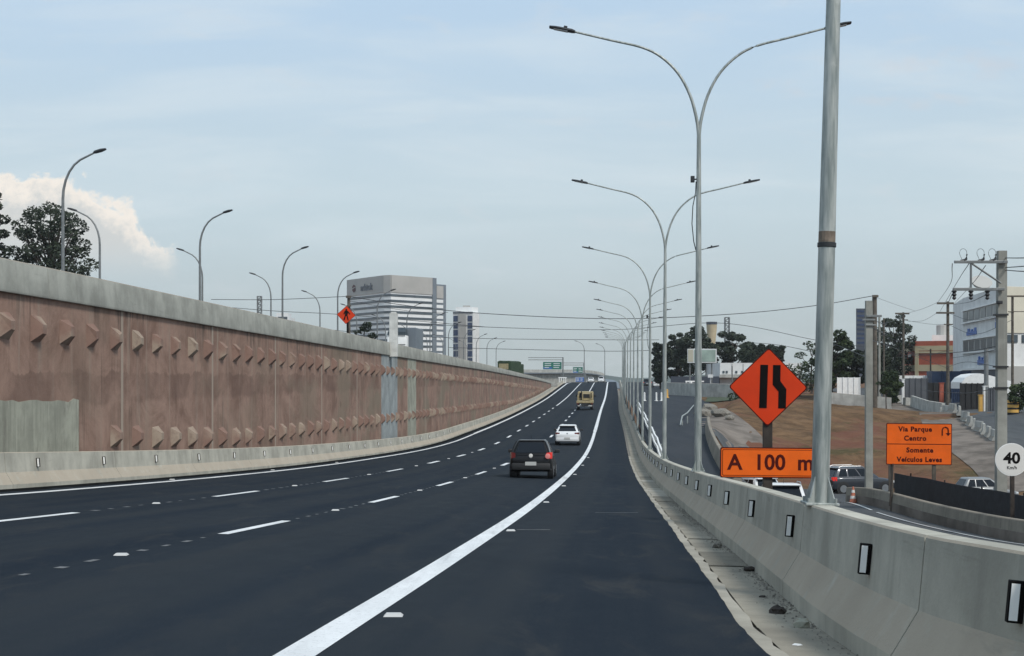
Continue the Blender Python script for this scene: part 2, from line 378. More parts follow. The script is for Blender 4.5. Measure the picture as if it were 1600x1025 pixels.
M['bglass'] = mat('building_glass', (0.055, 0.072, 0.085), rough=0.3, spec=0.35, var=0.25, vs=0.25)
M['blueglass'] = mat('blue_glass', (0.012, 0.028, 0.085), rough=0.1, spec=0.7, var=0.3, vs=0.2)
M['carblack'] = mat('black_car_paint', (0.004, 0.004, 0.005), rough=0.4, spec=0.25, coat=0.12)
M['carwhite'] = mat('white_car_paint', (0.72, 0.73, 0.73), rough=0.3, coat=0.5)
M['carsilver'] = mat('silver_car_paint', (0.20, 0.21, 0.215), rough=0.35, metal=0.2, coat=0.2)
M['cargrey'] = mat('grey_car_paint', (0.035, 0.04, 0.05), rough=0.28, metal=0.3, coat=0.6)
M['trim'] = mat('dark_plastic_trim', (0.018, 0.018, 0.019), rough=0.6)
M['rim'] = mat('alloy_rim', (0.36, 0.37, 0.38), rough=0.35, metal=0.8)
def b_tail(t, b, pos): b.inputs['Emission Color'].default_value = (0.9, 0.05, 0.03, 1); b.inputs['Emission Strength'].default_value = 0.35
M['tail'] = mat('tail_lamp', (0.45, 0.02, 0.018), rough=0.2, build=b_tail)
M['taildark'] = mat('unlit_tail_lamp', (0.13, 0.014, 0.012), rough=0.2)
M['amber'] = mat('amber_lamp', (0.8, 0.42, 0.12), rough=0.25)
M['plate'] = mat('number_plate', (0.48, 0.48, 0.46), rough=0.5)
M['gold'] = mat('beige_truck_paint', (0.34, 0.275, 0.15), rough=0.55, var=0.2, vs=3)
M['truckgreen'] = mat('green_truck_sheet', (0.022, 0.045, 0.018), rough=0.8, var=0.3, vs=2)
M['pillar'] = mat('pale_pillar', rough=0.9, spec=0.2, build=b_concrete((0.62, 0.62, 0.59), streak=0.25))
M['soil'] = mat('soil', rough=1.0, spec=0.1)
def b_soil(t, b, pos):
    a = t.noise(t.scale(pos, 1, 1, 1), 0.10, 6, 0.6, 0.4); c2 = t.noise(pos, 0.55, 7, 0.68, 0.5); fi = t.noise(pos, 5, 6, 0.7)
    c = t.mix(t.ramp(c2, 0.3, 0.72), (0.085, 0.052, 0.029), (0.195, 0.118, 0.064))
    c = t.mix(t.math('MULTIPLY', t.ramp(a, 0.46, 0.60), 0.75), c, (0.165, 0.070, 0.048))
    c = t.mix(t.math('MULTIPLY', t.ramp(fi, 0.5, 0.8), 0.4), c, (0.20, 0.135, 0.09))
    gr = t.noise(pos, 0.22, 6, 0.7)
    c = t.mix(t.math('MULTIPLY', t.ramp(gr, 0.55, 0.66), 0.6), c, (0.055, 0.060, 0.026))
    t.set(b.inputs['Base Color'], c)
    bp = t.node('ShaderNodeBump', i_Strength=0.9, i_Distance=0.25, i_Height=t.math('ADD', c2, t.math('MULTIPLY', fi, 0.3)))
    t.l.new(bp.outputs[0], b.inputs['Normal'])
b_soil(NT(M['soil'].node_tree), M['soil'].node_tree.nodes['Principled BSDF'], NT(M['soil'].node_tree).node('ShaderNodeNewGeometry').outputs['Position'])
M['path'] = mat('dusty_path', (0.165, 0.142, 0.122), rough=1.0, spec=0.1, var=0.35, vs=0.5, bump=0.5, bs=3)
M['stone'] = mat('stone', (0.19, 0.175, 0.15), rough=0.95, var=0.3, vs=12)
M['brick'] = mat('red_brick', (0.36, 0.095, 0.058), rough=0.9, var=0.12, vs=1.2)
M['palecream'] = mat('pale_cream_render', (0.60, 0.57, 0.47), rough=0.9, var=0.06, vs=0.5)
M['cream'] = mat('cream_render', (0.44, 0.37, 0.24), rough=0.9, var=0.1, vs=0.6)
M['bgrey'] = mat('grey_cladding', (0.38, 0.37, 0.345), rough=0.7, var=0.07, vs=0.12)
M['bside'] = mat('pale_cladding', (0.76, 0.775, 0.77), rough=0.6, var=0.05, vs=0.2)
M['bdark'] = mat('slate_cladding', (0.14, 0.165, 0.19), rough=0.5, var=0.1, vs=0.2)
M['slate'] = mat('dark_tower_cladding', (0.045, 0.055, 0.075), rough=0.5, var=0.15, vs=0.15)
M['navy'] = mat('navy_sheet', (0.02, 0.04, 0.09), rough=0.5, var=0.2)
M['fencegrey'] = mat('grey_sheet_fence', (0.085, 0.09, 0.10), rough=0.6, var=0.12, vs=0.8)
M['yellow'] = mat('yellow_band', (0.62, 0.36, 0.085), rough=0.6, var=0.1)
M['conewhite'] = mat('cone_white', (0.7, 0.68, 0.64), rough=0.5)
M['coneorange'] = mat('cone_orange', (0.42, 0.13, 0.07), rough=0.6, var=0.15, vs=8)
M['bark'] = mat('bark', (0.065, 0.052, 0.042), rough=0.95, var=0.35, vs=3)
def b_leaf(c0, c1):
    def f(t, b, pos):
        n = t.noise(pos, 0.55, 4, 0.6); n2 = t.noise(pos, 7, 2, 0.5)
        t.set(b.inputs['Base Color'], t.mix(t.ramp(t.math('ADD', t.math('MULTIPLY', n, .7), t.math('MULTIPLY', n2, .3)), 0.35, 0.62), c0, c1))
    return f
M['leaf'] = mat('dark_foliage', rough=0.75, spec=0.25, build=b_leaf((0.014, 0.022, 0.015), (0.050, 0.064, 0.040)))
M['leaf2'] = mat('green_foliage', rough=0.75, spec=0.25, build=b_leaf((0.018, 0.032, 0.014), (0.058, 0.082, 0.033)))
M['hill'] = mat('far_hill', (0.075, 0.095, 0.085), rough=1.0, var=0.25, vs=0.01)
M['grass'] = mat('grass_bank', (0.04, 0.055, 0.022), rough=1.0, var=0.4, vs=1.2)
# ------------------------------------------------------------------ road geometry (d = metres ahead)
Xr = tab([(-40, -5.0), (0, -2.05), (9.36, -1.37), (17.4, -0.76), (33.4, 0.36), (53.4, 1.757), (73.4, 3.22), (113, 6.1), (193, 11.6), (260, 16.4), (385, 24.9), (520, 34.2)])
_Zr = tab([(-40, 0.67), (0, -1.30), (17.4, -2.158), (33.4, -2.945), (53.4, -3.76), (73.4, -4.38), (93.4, -4.80), (113, -4.88), (133, -4.72), (153, -4.58), (193, -4.26), (254, -3.52), (330, -2.25), (385, -1.30)])
_crest = tab([(0, -1.30), (385, -1.30), (440, -1.6), (520, -3.4), (700, -8.0)])
def Zr(d): return _Zr(d) if d <= 385 else -1.30 - 0.00006 * (d - 385) ** 2 + 0.004 * (d - 385)
_c = tab([(-40, 0.40), (33, 0.40), (60, 0.34), (88, 0.24), (117, -0.05), (158, -0.32), (254, -0.42), (340, -0.30), (400, -0.2)])
def cross(d): return _c(max(-40, min(520, d)))
offp = tab([(-40, 4.8), (6, 4.42), (8.6, 4.0), (11, 3.87), (13.4, 3.85), (33.4, 3.84), (53.4, 3.74), (73.4, 3.62), (93.4, 3.55), (113, 3.50), (153, 3.38), (193, 3.22), (260, 3.2), (500, 3.2)])
def RZ(d, o):
    """road surface height at lateral offset o from the right-hand solid line"""
    return Zr(d) + (cross(d) * (-o / 10.5) if o < 0 else 0.0)
def RP(d, o, h=0.0): return Vector((Xr(d) + o, d, RZ(d, o) + h))
def Ledge(d): return -10.5 - 1.22
def frange(a, b, s):
    out = []; x = a
    while x < b - 1e-6: out.append(x); x += s
    return out + [b]
DS = frange(-30, 60, 1.0)[:-1] + frange(60, 160, 2.0)[:-1] + frange(160, 520, 4.0)

# far ground and hills
m = MB(); S = 9000
m.add([(-S, -60, -14), (S, -60, -14), (S, S, -14), (-S, S, -14)], [(0, 1, 2, 3)])
tag(m.build('ground', M['soil']), kind='structure')
def ridge(pts, name):
    m = MB(); n = len(pts); v = []
    rr = random.Random(5)
    for (px, py, d) in pts: v.append(P(px, py, d))
    fr = [Vector((p.x * 0.75, p.y * 0.75, -14)) for p in v]; bk = [Vector((p.x * 1.3, p.y * 1.3, -14)) for p in v]
    m.add(fr + v + bk, [(i, i + 1, n + i + 1, n + i) for i in range(n - 1)] + [(n + i, n + i + 1, 2 * n + i + 1, 2 * n + i) for i in range(n - 1)])
    return tag(m.build(name, M['hill'], smooth=True), kind='structure')
rr = random.Random(3)
ridge([(-400 + i * 24, 588 - 3 * math.sin(i * .31) - 2 * math.sin(i * .83 + 1) - 5 * math.exp(-((i * 24 - 400 - 935) / 26) ** 2) - 2.5 * math.exp(-((i * 24 - 400 - 965) / 30) ** 2), 3200) for i in range(100)], 'hills')

# carriageway: asphalt sheet with a ragged right-hand edge
rr = random.Random(11)
dss = frange(-30, 45, 0.25)[:-1] + frange(45, 90, 0.6)[:-1] + frange(90, 520, 3.0)
secs = []
jit = 0
for d in dss:
    jit = jit * 0.75 + rr.uniform(-1, 1) * 0.010
    e = offp(d) - 0.93 + jit
    e = min(e, offp(d) - 0.84)
    secs.append([RP(d, o) for o in (-12.1, -10.5, -7, -3.5, 0, 1.5)] + [RP(d, e), RP(d, e + 0.02, -0.05)])
m = MB(); m.loft(secs, closed=False)
tag(m.build('road', M['asphalt']), kind='structure')
# concrete gutter strip: own slabs with joints
m = MB(); d = -20.0; rr = random.Random(4)
while d < 300:
    L = rr.choice([2.4, 3.0, 3.6]) if d < 80 else 12.0
    q = [d + .012, d + L * .25, d + L * .5, d + L * .75, d + L - .012]; z0 = rr.uniform(-.006, .006) if d < 80 else 0
    m.cur = rr.choice([0, 0, 0, 1, 1, 2]) if d < 80 else 0
    m.loft([[RP(x, offp(x) - 0.772, -0.042 + z0), RP(x, offp(x) - 0.55, -0.046 + z0), RP(x, offp(x) - 0.26, -0.055 + z0), RP(x, offp(x) - 0.2, -0.055 + z0)] for x in q], closed=False)
    d += L
tag(m.build('gutter', [M['gutter'], M['gutter2'], M['gutter3']]), kind='structure')
m = MB(); rr = random.Random(44); m.loft([[RP(x, offp(x) - 1.02, -.028), RP(x, offp(x) - .79 + rr.uniform(-.025, .025), -.030), RP(x, offp(x) - .785, -.06)] for x in frange(-20, 90, .35)], closed=False); tag(m.build('gutter_lip', M['gutter3']), kind='structure')
m = MB(); m.loft([[RP(x, offp(x) - 1.2, -0.075), RP(x, offp(x) + .1, -0.085)] for x in DS if x < 310], closed=False)
tag(m.build('subgrade', M['stone']), kind='structure')

m = MB(); rr = random.Random(14); m.loft([[RP(x, -11.95, .03), RP(x, -11.62, .008), RP(x, -11.02 + rr.uniform(-.05, .05), .004)] for x in frange(-20, 120, .8) + frange(121, 400, 3)], closed=False)  # near-black strip between the left barrier foot and the solid line
tag(m.build('left_edge_strip', M['edge_black']), kind='structure')
# road markings
def stripe(m, o0, o1, d0, d1, step=1.0, h=0.005):
    m.loft([[RP(x, o0, h), RP(x, o1, h)] for x in frange(d0, d1, step)], closed=False)
m = MB()
stripe(m, -0.13, 0.13, -20, 60, .8); stripe(m, -0.12, 0.12, 60, 130, 2); stripe(m, -.15, .15, 130, 420, 3)
stripe(m, -10.61, -10.39, -20, 130, 1); stripe(m, -10.7, -10.38, 130, 420, 3)
for o in (-3.5, -7.0):
    d = 8.1
    while d < 215:
        w_ = .075 if d < 60 else .10
        stripe(m, o - w_, o + w_, d, d + 4, 1.0); d += 12.5
    stripe(m, o - .10, o + .10, 222, 400, 3)
tag(m.build('road_marking', M['paint']), kind='structure')
m = MB(); rr = random.Random(8)          # faint setting-out dashes and scuffs
for o in (-3.5, -7.0):
    for k in range(9):
        d = 12.4 + 12.5 * k - 12.5
        for j in range(9):
            if abs(j - 4) < .6: continue
            x = d + .5 + j * .84
            if x > 4 and x < 60: stripe(m, o - .05 + rr.uniform(-.02, .02), o + rr.uniform(0.0, .05), x, x + rr.uniform(.12, .3), .3, .0045)
for (d, o, L, w_) in [(24.3, .62, .10, .55), (31, 2.0, .08, .9)]:
    stripe(m, o - w_ / 2, o + w_ / 2, d, d + L, .3, .0045)
tag(m.build('paint_scuff', M['faint']), kind='structure')
# raised road studs
def stud_mesh():
    m = MB()
    m.loft([[(-.075, y, z) if i == 0 else ((-a, y, z) if i == 1 else ((a, y, z) if i == 2 else (.075, y, z))) for i, z in enumerate((0, h, h, 0))] for y, h, a in ((-.06, .0, .075), (-.03, .022, .055), (.03, .022, .055), (.06, .0, .075))], closed=False)
    return m
st0 = None
def stud(o, d, label, group):
    global st0
    if st0 is None: st0 = stud_mesh().build('road_stud', M['stud']); s = st0
    else: s = st0.copy(); COL.objects.link(s)
    s.location = RP(d, o, .004); tag(s, label, 'road stud', group)
d = 16.4
while d < 95:
    stud(-3.5, d, 'white raised road stud on the dashed line nearest the solid right-hand line', 'studs on the right dashed line')
    if d > 20: stud(-7.0, d, 'white raised road stud on the dashed line nearer the red wall', 'studs on the left dashed line')
    d += 12.5
d = 11.6
while d < 95:
    stud(.27, d, 'white raised road stud along the outer side of the solid right-hand line', 'studs beside the right solid line'); d += 12.5 if d > 20 else 12.4
d = 30.2
while d < 80:
    stud(-10.82, d, 'white raised road stud beside the solid line under the red wall', 'studs beside the left solid line'); d += 12.5

# ------------------------------------------------------------------ concrete barriers
PROF = [(-.30, -.10), (-.30, .09), (-.135, .36), (-.095, .795), (-.08, .81), (.08, .81), (.095, .795), (.135, .36), (.30, .09), (.30, -.10)]
def barrier(name, centre, joints, label, gap=.012, step=1.0):
    m = MB()
    for a, b in zip(joints[:-1], joints[1:]):
        m.loft([[centre(x) + Vector((o, 0, z)) for o, z in PROF] for x in frange(a + gap, b - gap, step)])
    o = m.build(name, M['barrier'], base=centre(12), smooth=14)
    return tag(o, label, 'concrete barrier')
cR = lambda d: Vector((Xr(d) + offp(d), d, Zr(d) - .05 + tab([(0, .0), (8, .03), (13, .05), (60, .05), (400, .05)])(max(0, d))))
jr = [-20, -12, -5, 1.5, 8.85, 13.75] + frange(19.8, 110, 6.0)[:-1] + frange(110, 380, 12.0)
bR = barrier('concrete_barrier', cR, jr, 'long concrete barrier on the right carrying the double-armed lamps', step=1.0)
cL = lambda d: Vector((Xr(d) - 10.5 - 1.30, d, RZ(d, -11.8)))
jl = frange(-18, 130, 7.3)[:-1] + frange(130, 400, 14)
bL = barrier('concrete_barrier', cL, jl, 'long low concrete barrier at the foot of the red retaining wall', step=1.5)
# reflectors bolted on the barrier faces
def reflector(parent, c, side, d):
    """side=-1: on the left face"""
    p = c(d); a = math.atan2(.04, .435)
    m = MB(); m.box((side * .040, 0, 0), (.078, .05, .212), bev=.004); m.cur = 1; m.box((side * .052, -.027, 0), (.042, .008, .186)); m.cur = 0
    o = m.build('reflector', [M['signblack'], M['reflect']], parent)
    o.location = p + Vector((side * .115, 0, .56)) - parent.location; o.rotation_euler = (0, -side * a, -math.atan(.0715)); return o
for i in range(20): reflector(bR, cR, -1, 7.42 if i == 0 else 6.0 + 4.2 * i)
for i in range(21): reflector(bL, cL, 1, 30.4 + 4.5 * i)

# ------------------------------------------------------------------ retaining wall and upper road
WO = -12.3
def Wx(d): return Xr(d) + WO
Wt = tab([(-30, 3.1), (20, 2.86), (34.5, 2.78), (47, 2.68), (86, 2.27), (120, 1.88), (163, 1.41), (224, .62), (315, -.72), (340, -1.2)])
Wb = tab([(-30, 2.3), (20, 2.07), (34.5, 2.0), (47, 1.88), (86, 1.45), (120, 1.12), (163, .76), (205, .28), (315, -1.2), (340, -1.7)])
wall = thing('retaining_wall', 'tall reddish-brown concrete retaining wall with two rows of anchor blocks and a grey parapet', 'retaining wall', (Wx(33), 33, -2.4))
dw = frange(-20, 340, 2.0)
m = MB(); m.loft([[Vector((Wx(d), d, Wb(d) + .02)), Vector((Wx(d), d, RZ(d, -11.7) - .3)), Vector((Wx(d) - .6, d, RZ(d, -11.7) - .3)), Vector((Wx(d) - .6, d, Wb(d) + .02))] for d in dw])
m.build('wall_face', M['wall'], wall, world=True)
m = MB()
jp = [-20, -6, 8, 22, 37.0, 46.5, 61, 78.5, 90, 104, 120, 140, 160, 180, 205, 230, 255, 280, 310, 340]
for a, b in zip(jp[:-1], jp[1:]):
    m.loft([[Vector((Wx(d) + x, d, (Wt(d) if t else Wb(d)) + z)) for x, t, z in ((.10, 0, 0), (.12, 0, .05), (.07, 1, -.03), (.04, 1, 0), (-.32, 1, 0), (-.34, 1, -.03), (-.36, 0, 0))] for d in frange(a + .012, b - .012, 2.0)])
m.build('parapet', M['parapet'], wall, world=True, smooth=30)
# anchor blocks
def blk(m, d, z, s=1.0, wob=None):
    h, w_, e = .33 * s, .31 * s, .24 * s
    o = [Vector((0, -w_, -h)), Vector((0, w_, -h)), Vector((0, w_, h)), Vector((0, -w_, h)), Vector((e, -w_ * .42, -h * .30)), Vector((e, w_ * .42, -h * .30)), Vector((e, w_ * .42, h * .38)), Vector((e, -w_ * .42, h * .38))]
    if wob: o = [p + Vector((0, wob.uniform(-.03, .03), wob.uniform(-.03, .03))) for p in o]
    T = Matrix.Translation((Wx(d) - .01, d, z)) @ Matrix.Rotation(-.0715, 4, 'Z')
    m.add([T @ p for p in o], [(4, 5, 6, 7), (0, 1, 5, 4), (1, 2, 6, 5), (2, 3, 7, 6), (3, 0, 4, 7)])
rr = random.Random(2); rest = MB(); nb = 0
row1 = lambda d: Wb(d) - .80 - .003 * max(0, d - 38)
row2 = lambda d: max(-2.16 - .0075 * (d - 45), RZ(d, -11.8) + 1.22)
for i in range(140):
    d = 30.7 + 1.9 * i
    for z in (row1(d), row2(d)):
        if z - (RZ(d, -11.8)) < 1.0 or Wb(d) - .4 < z: continue
        if z == row2(d) and 20 < d < 41.5: continue
        if i < 50:
            b_ = MB(); blk(b_, d, z, rr.uniform(.93, 1.04), rr); b_.build('anchor_block', M['block'], wall, world=True)
        elif z == row1(d) or i % 1 == 0: blk(rest, d, z, rr.uniform(.9, 1.05), rr)
tag(rest.build('distant_anchor_blocks', M['block'], wall, world=True), kind='stuff')
# grey repaired panels: jagged big patch near, two clean vertical strips further on
def patch(d0, d1, zt, zb, seed, th=.02, jag=.06, mt='patch'):
    rr = random.Random(seed); n = max(2, int((d1 - d0) / .35)); m = MB()
    m.loft([[Vector((Wx(x), x, zb(x))), Vector((Wx(x) + th, x, zb(x))), Vector((Wx(x) + th, x, zt(x) + (q := rr.uniform(-jag, jag)))), Vector((Wx(x), x, zt(x) + q))] for x in frange(d0, d1, (d1 - d0) / n)])
    o = m.build('repair_patch', M[mt], wall, world=True); o['label'] = 'grey patch of fresh concrete on the red wall'; return o
patch(26, 39.3, lambda d: -.36 - .018 * (d - 26), lambda d: RZ(d, -11.7) - .1, 1)
patch(89.4, 95.8, lambda d: Wb(d) - .02, lambda d: RZ(d, -11.7) - .1, 2, jag=.01, mt='strip')
patch(100.6, 104.6, lambda d: Wb(d) - .02, lambda d: RZ(d, -11.7) - .1, 3, jag=.01)
# pale pillar standing against the parapet
dp = 92.6
pil = MB(); T = Matrix.Translation((Wx(dp) + .26, dp, 0))
pil.box((0, 0, (4.02 + 1.30) / 2), (.50, .62, 4.02 - 1.30), T, bev=.02); pil.box((0, 0, 4.06), (.34, .4, .10), T, bev=.02)
for z_ in (2.2, 3.1): pil.box((0, 0, z_), (.515, .635, .02), T)
tag(pil.build('concrete_pillar', M['pillar'], base=(Wx(dp) + .26, dp, 1.3)), 'pale square concrete pillar rising above the red wall parapet', 'pillar')
# upper road behind the wall
m = MB(); m.loft([[Vector((Wx(d) - x, d, Wt(d) - .85 - q)) for x, q in ((.3, 0), (8, 0), (30, 0), (60, .2), (61, 14))] for d in frange(-25, 340, 5.0)] + [[Vector((Wx(340) - x, 700, -2.4 - q)) for x, q in ((.3, 0), (8, 0), (30, 0), (60, .2), (61, 12))]], closed=False)
tag(m.build('upper_road', M['street']), kind='structure')
def UZ(d): return (Wt(d) if d < 330 else Wt(330)) - .85

# ------------------------------------------------------------------ double-armed lamps on the right barrier
ARM = [(0, 7.55), (.05, 7.95), (.20, 8.50), (.47, 9.00), (.86, 9.38), (1.30, 9.60), (2.0, 9.77), (2.85, 9.98)]
def make_lamp(cambox=False, band=False):
    root = thing('street_lamp', 'lamp', 'street lamp', group='double-armed lamps along the right barrier')
    m = MB(); m.tube([(0, 0, .02), (0, 0, 2.6), (0, 0, 5.2), (0, 0, 7.7)], [.083, .076, .062, .047], 16); m.build('pole', M['galv'], root, smooth=True)
    m = MB(); m.box((0, 0, .012), (.30, .30, .024), bev=.004)
    for k_ in range(4):
        T = Matrix.Rotation(k_ * math.pi / 2 + math.pi / 4, 4, 'Z')
        m.add([T @ Vector(p) for p in ((.08, -.006, .024), (.17, -.006, .024), (.08, -.006, .26), (.08, .006, .024), (.17, .006, .024), (.08, .006, .26))], [(0, 1, 2), (5, 4, 3), (0, 3, 4, 1), (1, 4, 5, 2), (2, 5, 3, 0)])
        a = T @ Vector((.17, 0, 0)); m.tube([(a.x, a.y, .02), (a.x, a.y, .065)], .014, 6)
    m.build('base_flange', M['galv'], root)
    for s in (-1, 1):
        m = MB(); ax, az = tab([(i, a[0]) for i, a in enumerate(ARM)]), tab([(i, a[1]) for i, a in enumerate(ARM)]); pts = [(s * ax(i / 4), 0, az(i / 4)) for i in range(29)]; m.tube(pts, [.042 - .018 * (i / 28) ** .7 for i in range(29)], 10); m.build('arm', M['galv'], root, smooth=True)
        m = MB(); T = Matrix.Translation((s * 2.8, 0, 9.97)) @ Matrix.Rotation(-s * R(12), 4, 'Y') @ Matrix.Diagonal((.9, .85, .8, 1))
        m.loft([[T @ Vector((s * x, y, z)) for y, z in ((-w_, -.01), (-w_ * .8, -.035), (w_ * .8, -.035), (w_, -.01), (w_ * .7, h), (-w_ * .7, h))] for x, w_, h in ((0, .06, .03), (.08, .13, .045), (.5, .14, .035), (.66, .10, .02))])
        m.box((s * .26, 0, .07), (.09, .07, .08), T, bev=.01)
        h = m.build('luminaire', M['darkmetal'], root)
        m = MB(); m.box((s * .36, 0, -.042), (.36, .2, .012), T); m.build('lens', M['lens'], h)
    if cambox:
        m = MB(); m.box((-.14, -.02, 6.60), (.09, .12, .14), bev=.01); m.box((-.07, 0, 6.6), (.10, .03, .03)); m.build('camera_box', M['darkmetal'], root)
        m = MB(); m.tube([(-.06, 0, 6.55), (-.07, 0, 6.3), (-.13, 0, 6.0), (-.15, 0, 5.6), (-.11, 0, 5.2), (-.06, 0, 5.0)], .012, 6); m.build('cable_loop', M['cable'], root)
    if band:
        m = MB(); m.lathe([(.0785, 2.33), (.086, 2.335), (.086, 2.37), (.0775, 2.375)], 16); m.build('joint_ring', M['darkmetal'], root, smooth=True)
        m = MB(); m.lathe([(.0772, 2.376), (.0776, 2.38), (.0772, 2.47), (.0762, 2.474)], 16); o = m.build('rusty_sleeve', M['rust'], root); o['label'] = 'rusty band on the pole'
    return root
DL = [13.4 + 20.0 * i for i in range(15)]
names = ['nearest and thickest galvanised lamp pole with a rusty sleeve, running out of the photo top',
         'tall double-armed lamp with a camera box and cable loop, just left of the lane-narrows sign',
         'second double-armed lamp past the lane-narrows sign, one arm crossing behind the camera-box pole',
         'third double-armed lamp along the right barrier, with a small box just below its fork'] + \
        [w_ + ' double-armed lamp along the right barrier, counted away from the viewer' for w_ in ('fourth', 'fifth', 'sixth', 'seventh', 'eighth', 'ninth', 'tenth', 'eleventh', 'twelfth', 'thirteenth', 'fourteenth')]
l0 = make_lamp(band=True); l1 = make_lamp(cambox=True); l2 = make_lamp()
for i, d in enumerate(DL):
    o = (l0, l1, l2)[i] if i < 3 else (copy_tree(l1) if i == 3 else copy_tree(l2))
    p = cR(d); o.location = p + Vector((0, 0, .81)); o.rotation_euler = (0, R(1.55) if i == 0 else R((.1, .15, .25, 0.1, -.1)[i % 5]), -.07 + (.05, .0, .03, -.04, .06)[i % 5])
    o['label'] = names[i]
    if i == 2: o.rotation_euler.y += R(.0)

# ------------------------------------------------------------------ single-armed lamps on the upper road
def make_lamp1():
    root = thing('street_lamp', 'lamp', 'street lamp', group='single-armed lamps on the upper road')
    m = MB(); arc = [(0, 0, 0), (0, 0, 5), (0, 0, 9.95)] + [(1.7 * (1 - math.cos(a)) , 0, 9.95 + 2.55 * math.sin(a)) for a in (R(q) for q in (12, 26, 40, 54, 68))] + [(1.7, 0, 12.63), (2.0, 0, 12.77)]
    m.tube(arc, [.125, .105, .088, .082, .076, .072, .068, .064, .06, .055], 10); m.build('pole', M['lampgrey'], root, smooth=True)
    m = MB(); T = Matrix.Translation((1.9, 0, 12.75)) @ Matrix.Rotation(-R(16), 4, 'Y')
    m.loft([[T @ Vector((x, y * w_, z * h)) for y, z in ((-1, 0), (-.7, -.6), (.7, -.6), (1, 0), (.6, .8), (-.6, .8))] for x, w_, h in ((0, .06, .06), (.12, .15, .12), (.5, .19, .13), (.82, .12, .07))])
    m.build('luminaire', M['darkmetal'], root); return root
ll = make_lamp1(); first = True
ordw = ['first', 'second', 'third', 'fourth', 'fifth', 'sixth', 'seventh', 'eighth', 'ninth', 'tenth', 'eleventh', 'twelfth', 'thirteenth']
for k_ in range(12):
    d = 91 + 30 * k_; o = ll if first else copy_tree(ll); first = False
    o.location = (-34 + .07 * d, d, UZ(d) - .3 + max(0, (d - 330)) * -.004); o.rotation_euler = (0, 0, -.05)
    o['label'] = ('tall single-armed lamp leaning over the wall in front of the dark tree' if k_ == 0 else ordw[k_] + ' lamp of the upper road row whose arms point right, counted from the dark tree')
for k_ in range(11):
    d = 121.6 + 30.2 * k_; o = copy_tree(ll); o.location = (-42.4 + .07 * d, d, UZ(d) - .4 + (.35 if k_ == 0 else 0)); o.rotation_euler = (0, 0, math.pi - .05)
    o['label'] = ('single-armed lamp at the right edge of the dark tree, its arm pointing left' if k_ == 0 else ordw[k_] + ' lamp of the upper road row whose arms point left, counted from the dark tree')
# ------------------------------------------------------------------ terrain right of the barrier
from mathutils import noise as NZ
CP = [P(*q) for q in [
    (1600, 850, 46), (1450, 815, 56), (1335, 785, 66), (1300, 775, 88), (1390, 775, 90), (1220, 803, 74), (1160, 782, 86),
    (1300, 748, 104), (1440, 744, 101), 
    (1300, 692, 117), (1450, 700, 112), (1300, 632, 138), (1400, 640, 140), (1480, 668, 130), (1540, 708, 107),
    (1560, 690, 112), (1470, 650, 150), (1590, 645, 130), (1420, 626, 180), (1600, 692, 110), (1670, 790, 88), (1526, 786, 91), (1590, 790, 90), (1480, 782, 92), (1540, 770, 95.5), (1500, 622, 180), (1600, 620, 170),
    (1150, 642, 130), (1090, 652, 122), (1180, 692, 112), (1110, 660, 118), (1210, 650, 128), (1230, 715, 108),
    (1050, 616, 200), (1150, 612, 205), (1300, 610, 220), (1500, 606, 240), (1030, 604, 300), (1250, 602, 320), (1600, 604, 300), (1035, 598, 420), (1400, 598, 420)]]
CP += [Vector(q) for q in [(4, 12, -2.7), (12, 12, -2.9), (25, 12, -3.0), (5, 26, -3.6), (14, 28, -3.9), (32, 30, -4.0), (6.5, 45, -4.75), (9, 60, -5.5), (60, 60, -4.5), (80, 100, -2.5), (100, 180, -1.5), (4, -20, -2), (40, -20, -2.5), (120, 60, -3), (150, 300, -1)]]
_X = np.array([[p.x, p.y] for p in CP]); _Y = np.array([p.z for p in CP])
def _phi(r): return np.where(r > 1e-9, r * r * np.log(np.maximum(r, 1e-9)), 0.0)
_K = _phi(np.linalg.norm((_X[:, None] - _X[None]) / 20.0, axis=2)) + 0.02 * np.eye(len(_X))
_Pm = np.c_[np.ones(len(_X)), _X / 20.0]
_A = np.block([[_K, _Pm], [_Pm.T, np.zeros((3, 3))]])
_C = np.linalg.solve(_A, np.r_[_Y, np.zeros(3)])
def Tlow(x, d):
    r = np.linalg.norm((_X - np.array([x, d])) / 20.0, axis=1)
    return float(_phi(r) @ _C[:-3] + _C[-3] + _C[-2] * x / 20 + _C[-1] * d / 20)
# ramp beside the carriageway
Zramp = tab([(50, -4.9), (68, -4.56), (80, -4.2), (110, -3.75), (150, -3.0), (200, -2.45), (290, -1.95), (400, -1.4)])
Rw = tab([(50, 3.0), (68, 3.35), (80, 3.6), (110, 5.05), (130, 6.6), (150, 8.6), (185, 8.8), (290, 9.5), (420, 9.5)])
def sm(x, a, b): t = min(1, max(0, (x - a) / (b - a))); return t * t * (3 - 2 * t)
def TZ(x, d):
    z = Tlow(x, d); t = x - (Xr(d) + offp(d))
    if d > 55:
        wgt = (1 - sm(t, Rw(d) + .35, Rw(d) + 2.4)) * sm(d, 55, 66)
        z = z * (1 - wgt) + Zramp(d) * wgt
    return z
JLX = [a.lerp(b, k_ / 4) for a, b in zip(*(lambda L: (L[:-1], L[1:]))([Vector((34, 97, 0))] + [P(*q) for q in [(1556, 690, 112), (1530, 676, 122), (1505, 664, 133), (1470, 648, 150), (1440, 640, 160), (1405, 632, 172)]])) for k_ in range(4)]
ts = frange(.14, 16, .55)[:-1] + frange(16, 48, 1.3)[:-1] + frange(48, 160, 8)
dt = frange(-20, 60, 2.5)[:-1] + frange(60, 150, 1.6)[:-1] + frange(150, 420, 7)
m = MB(); rr = random.Random(6)
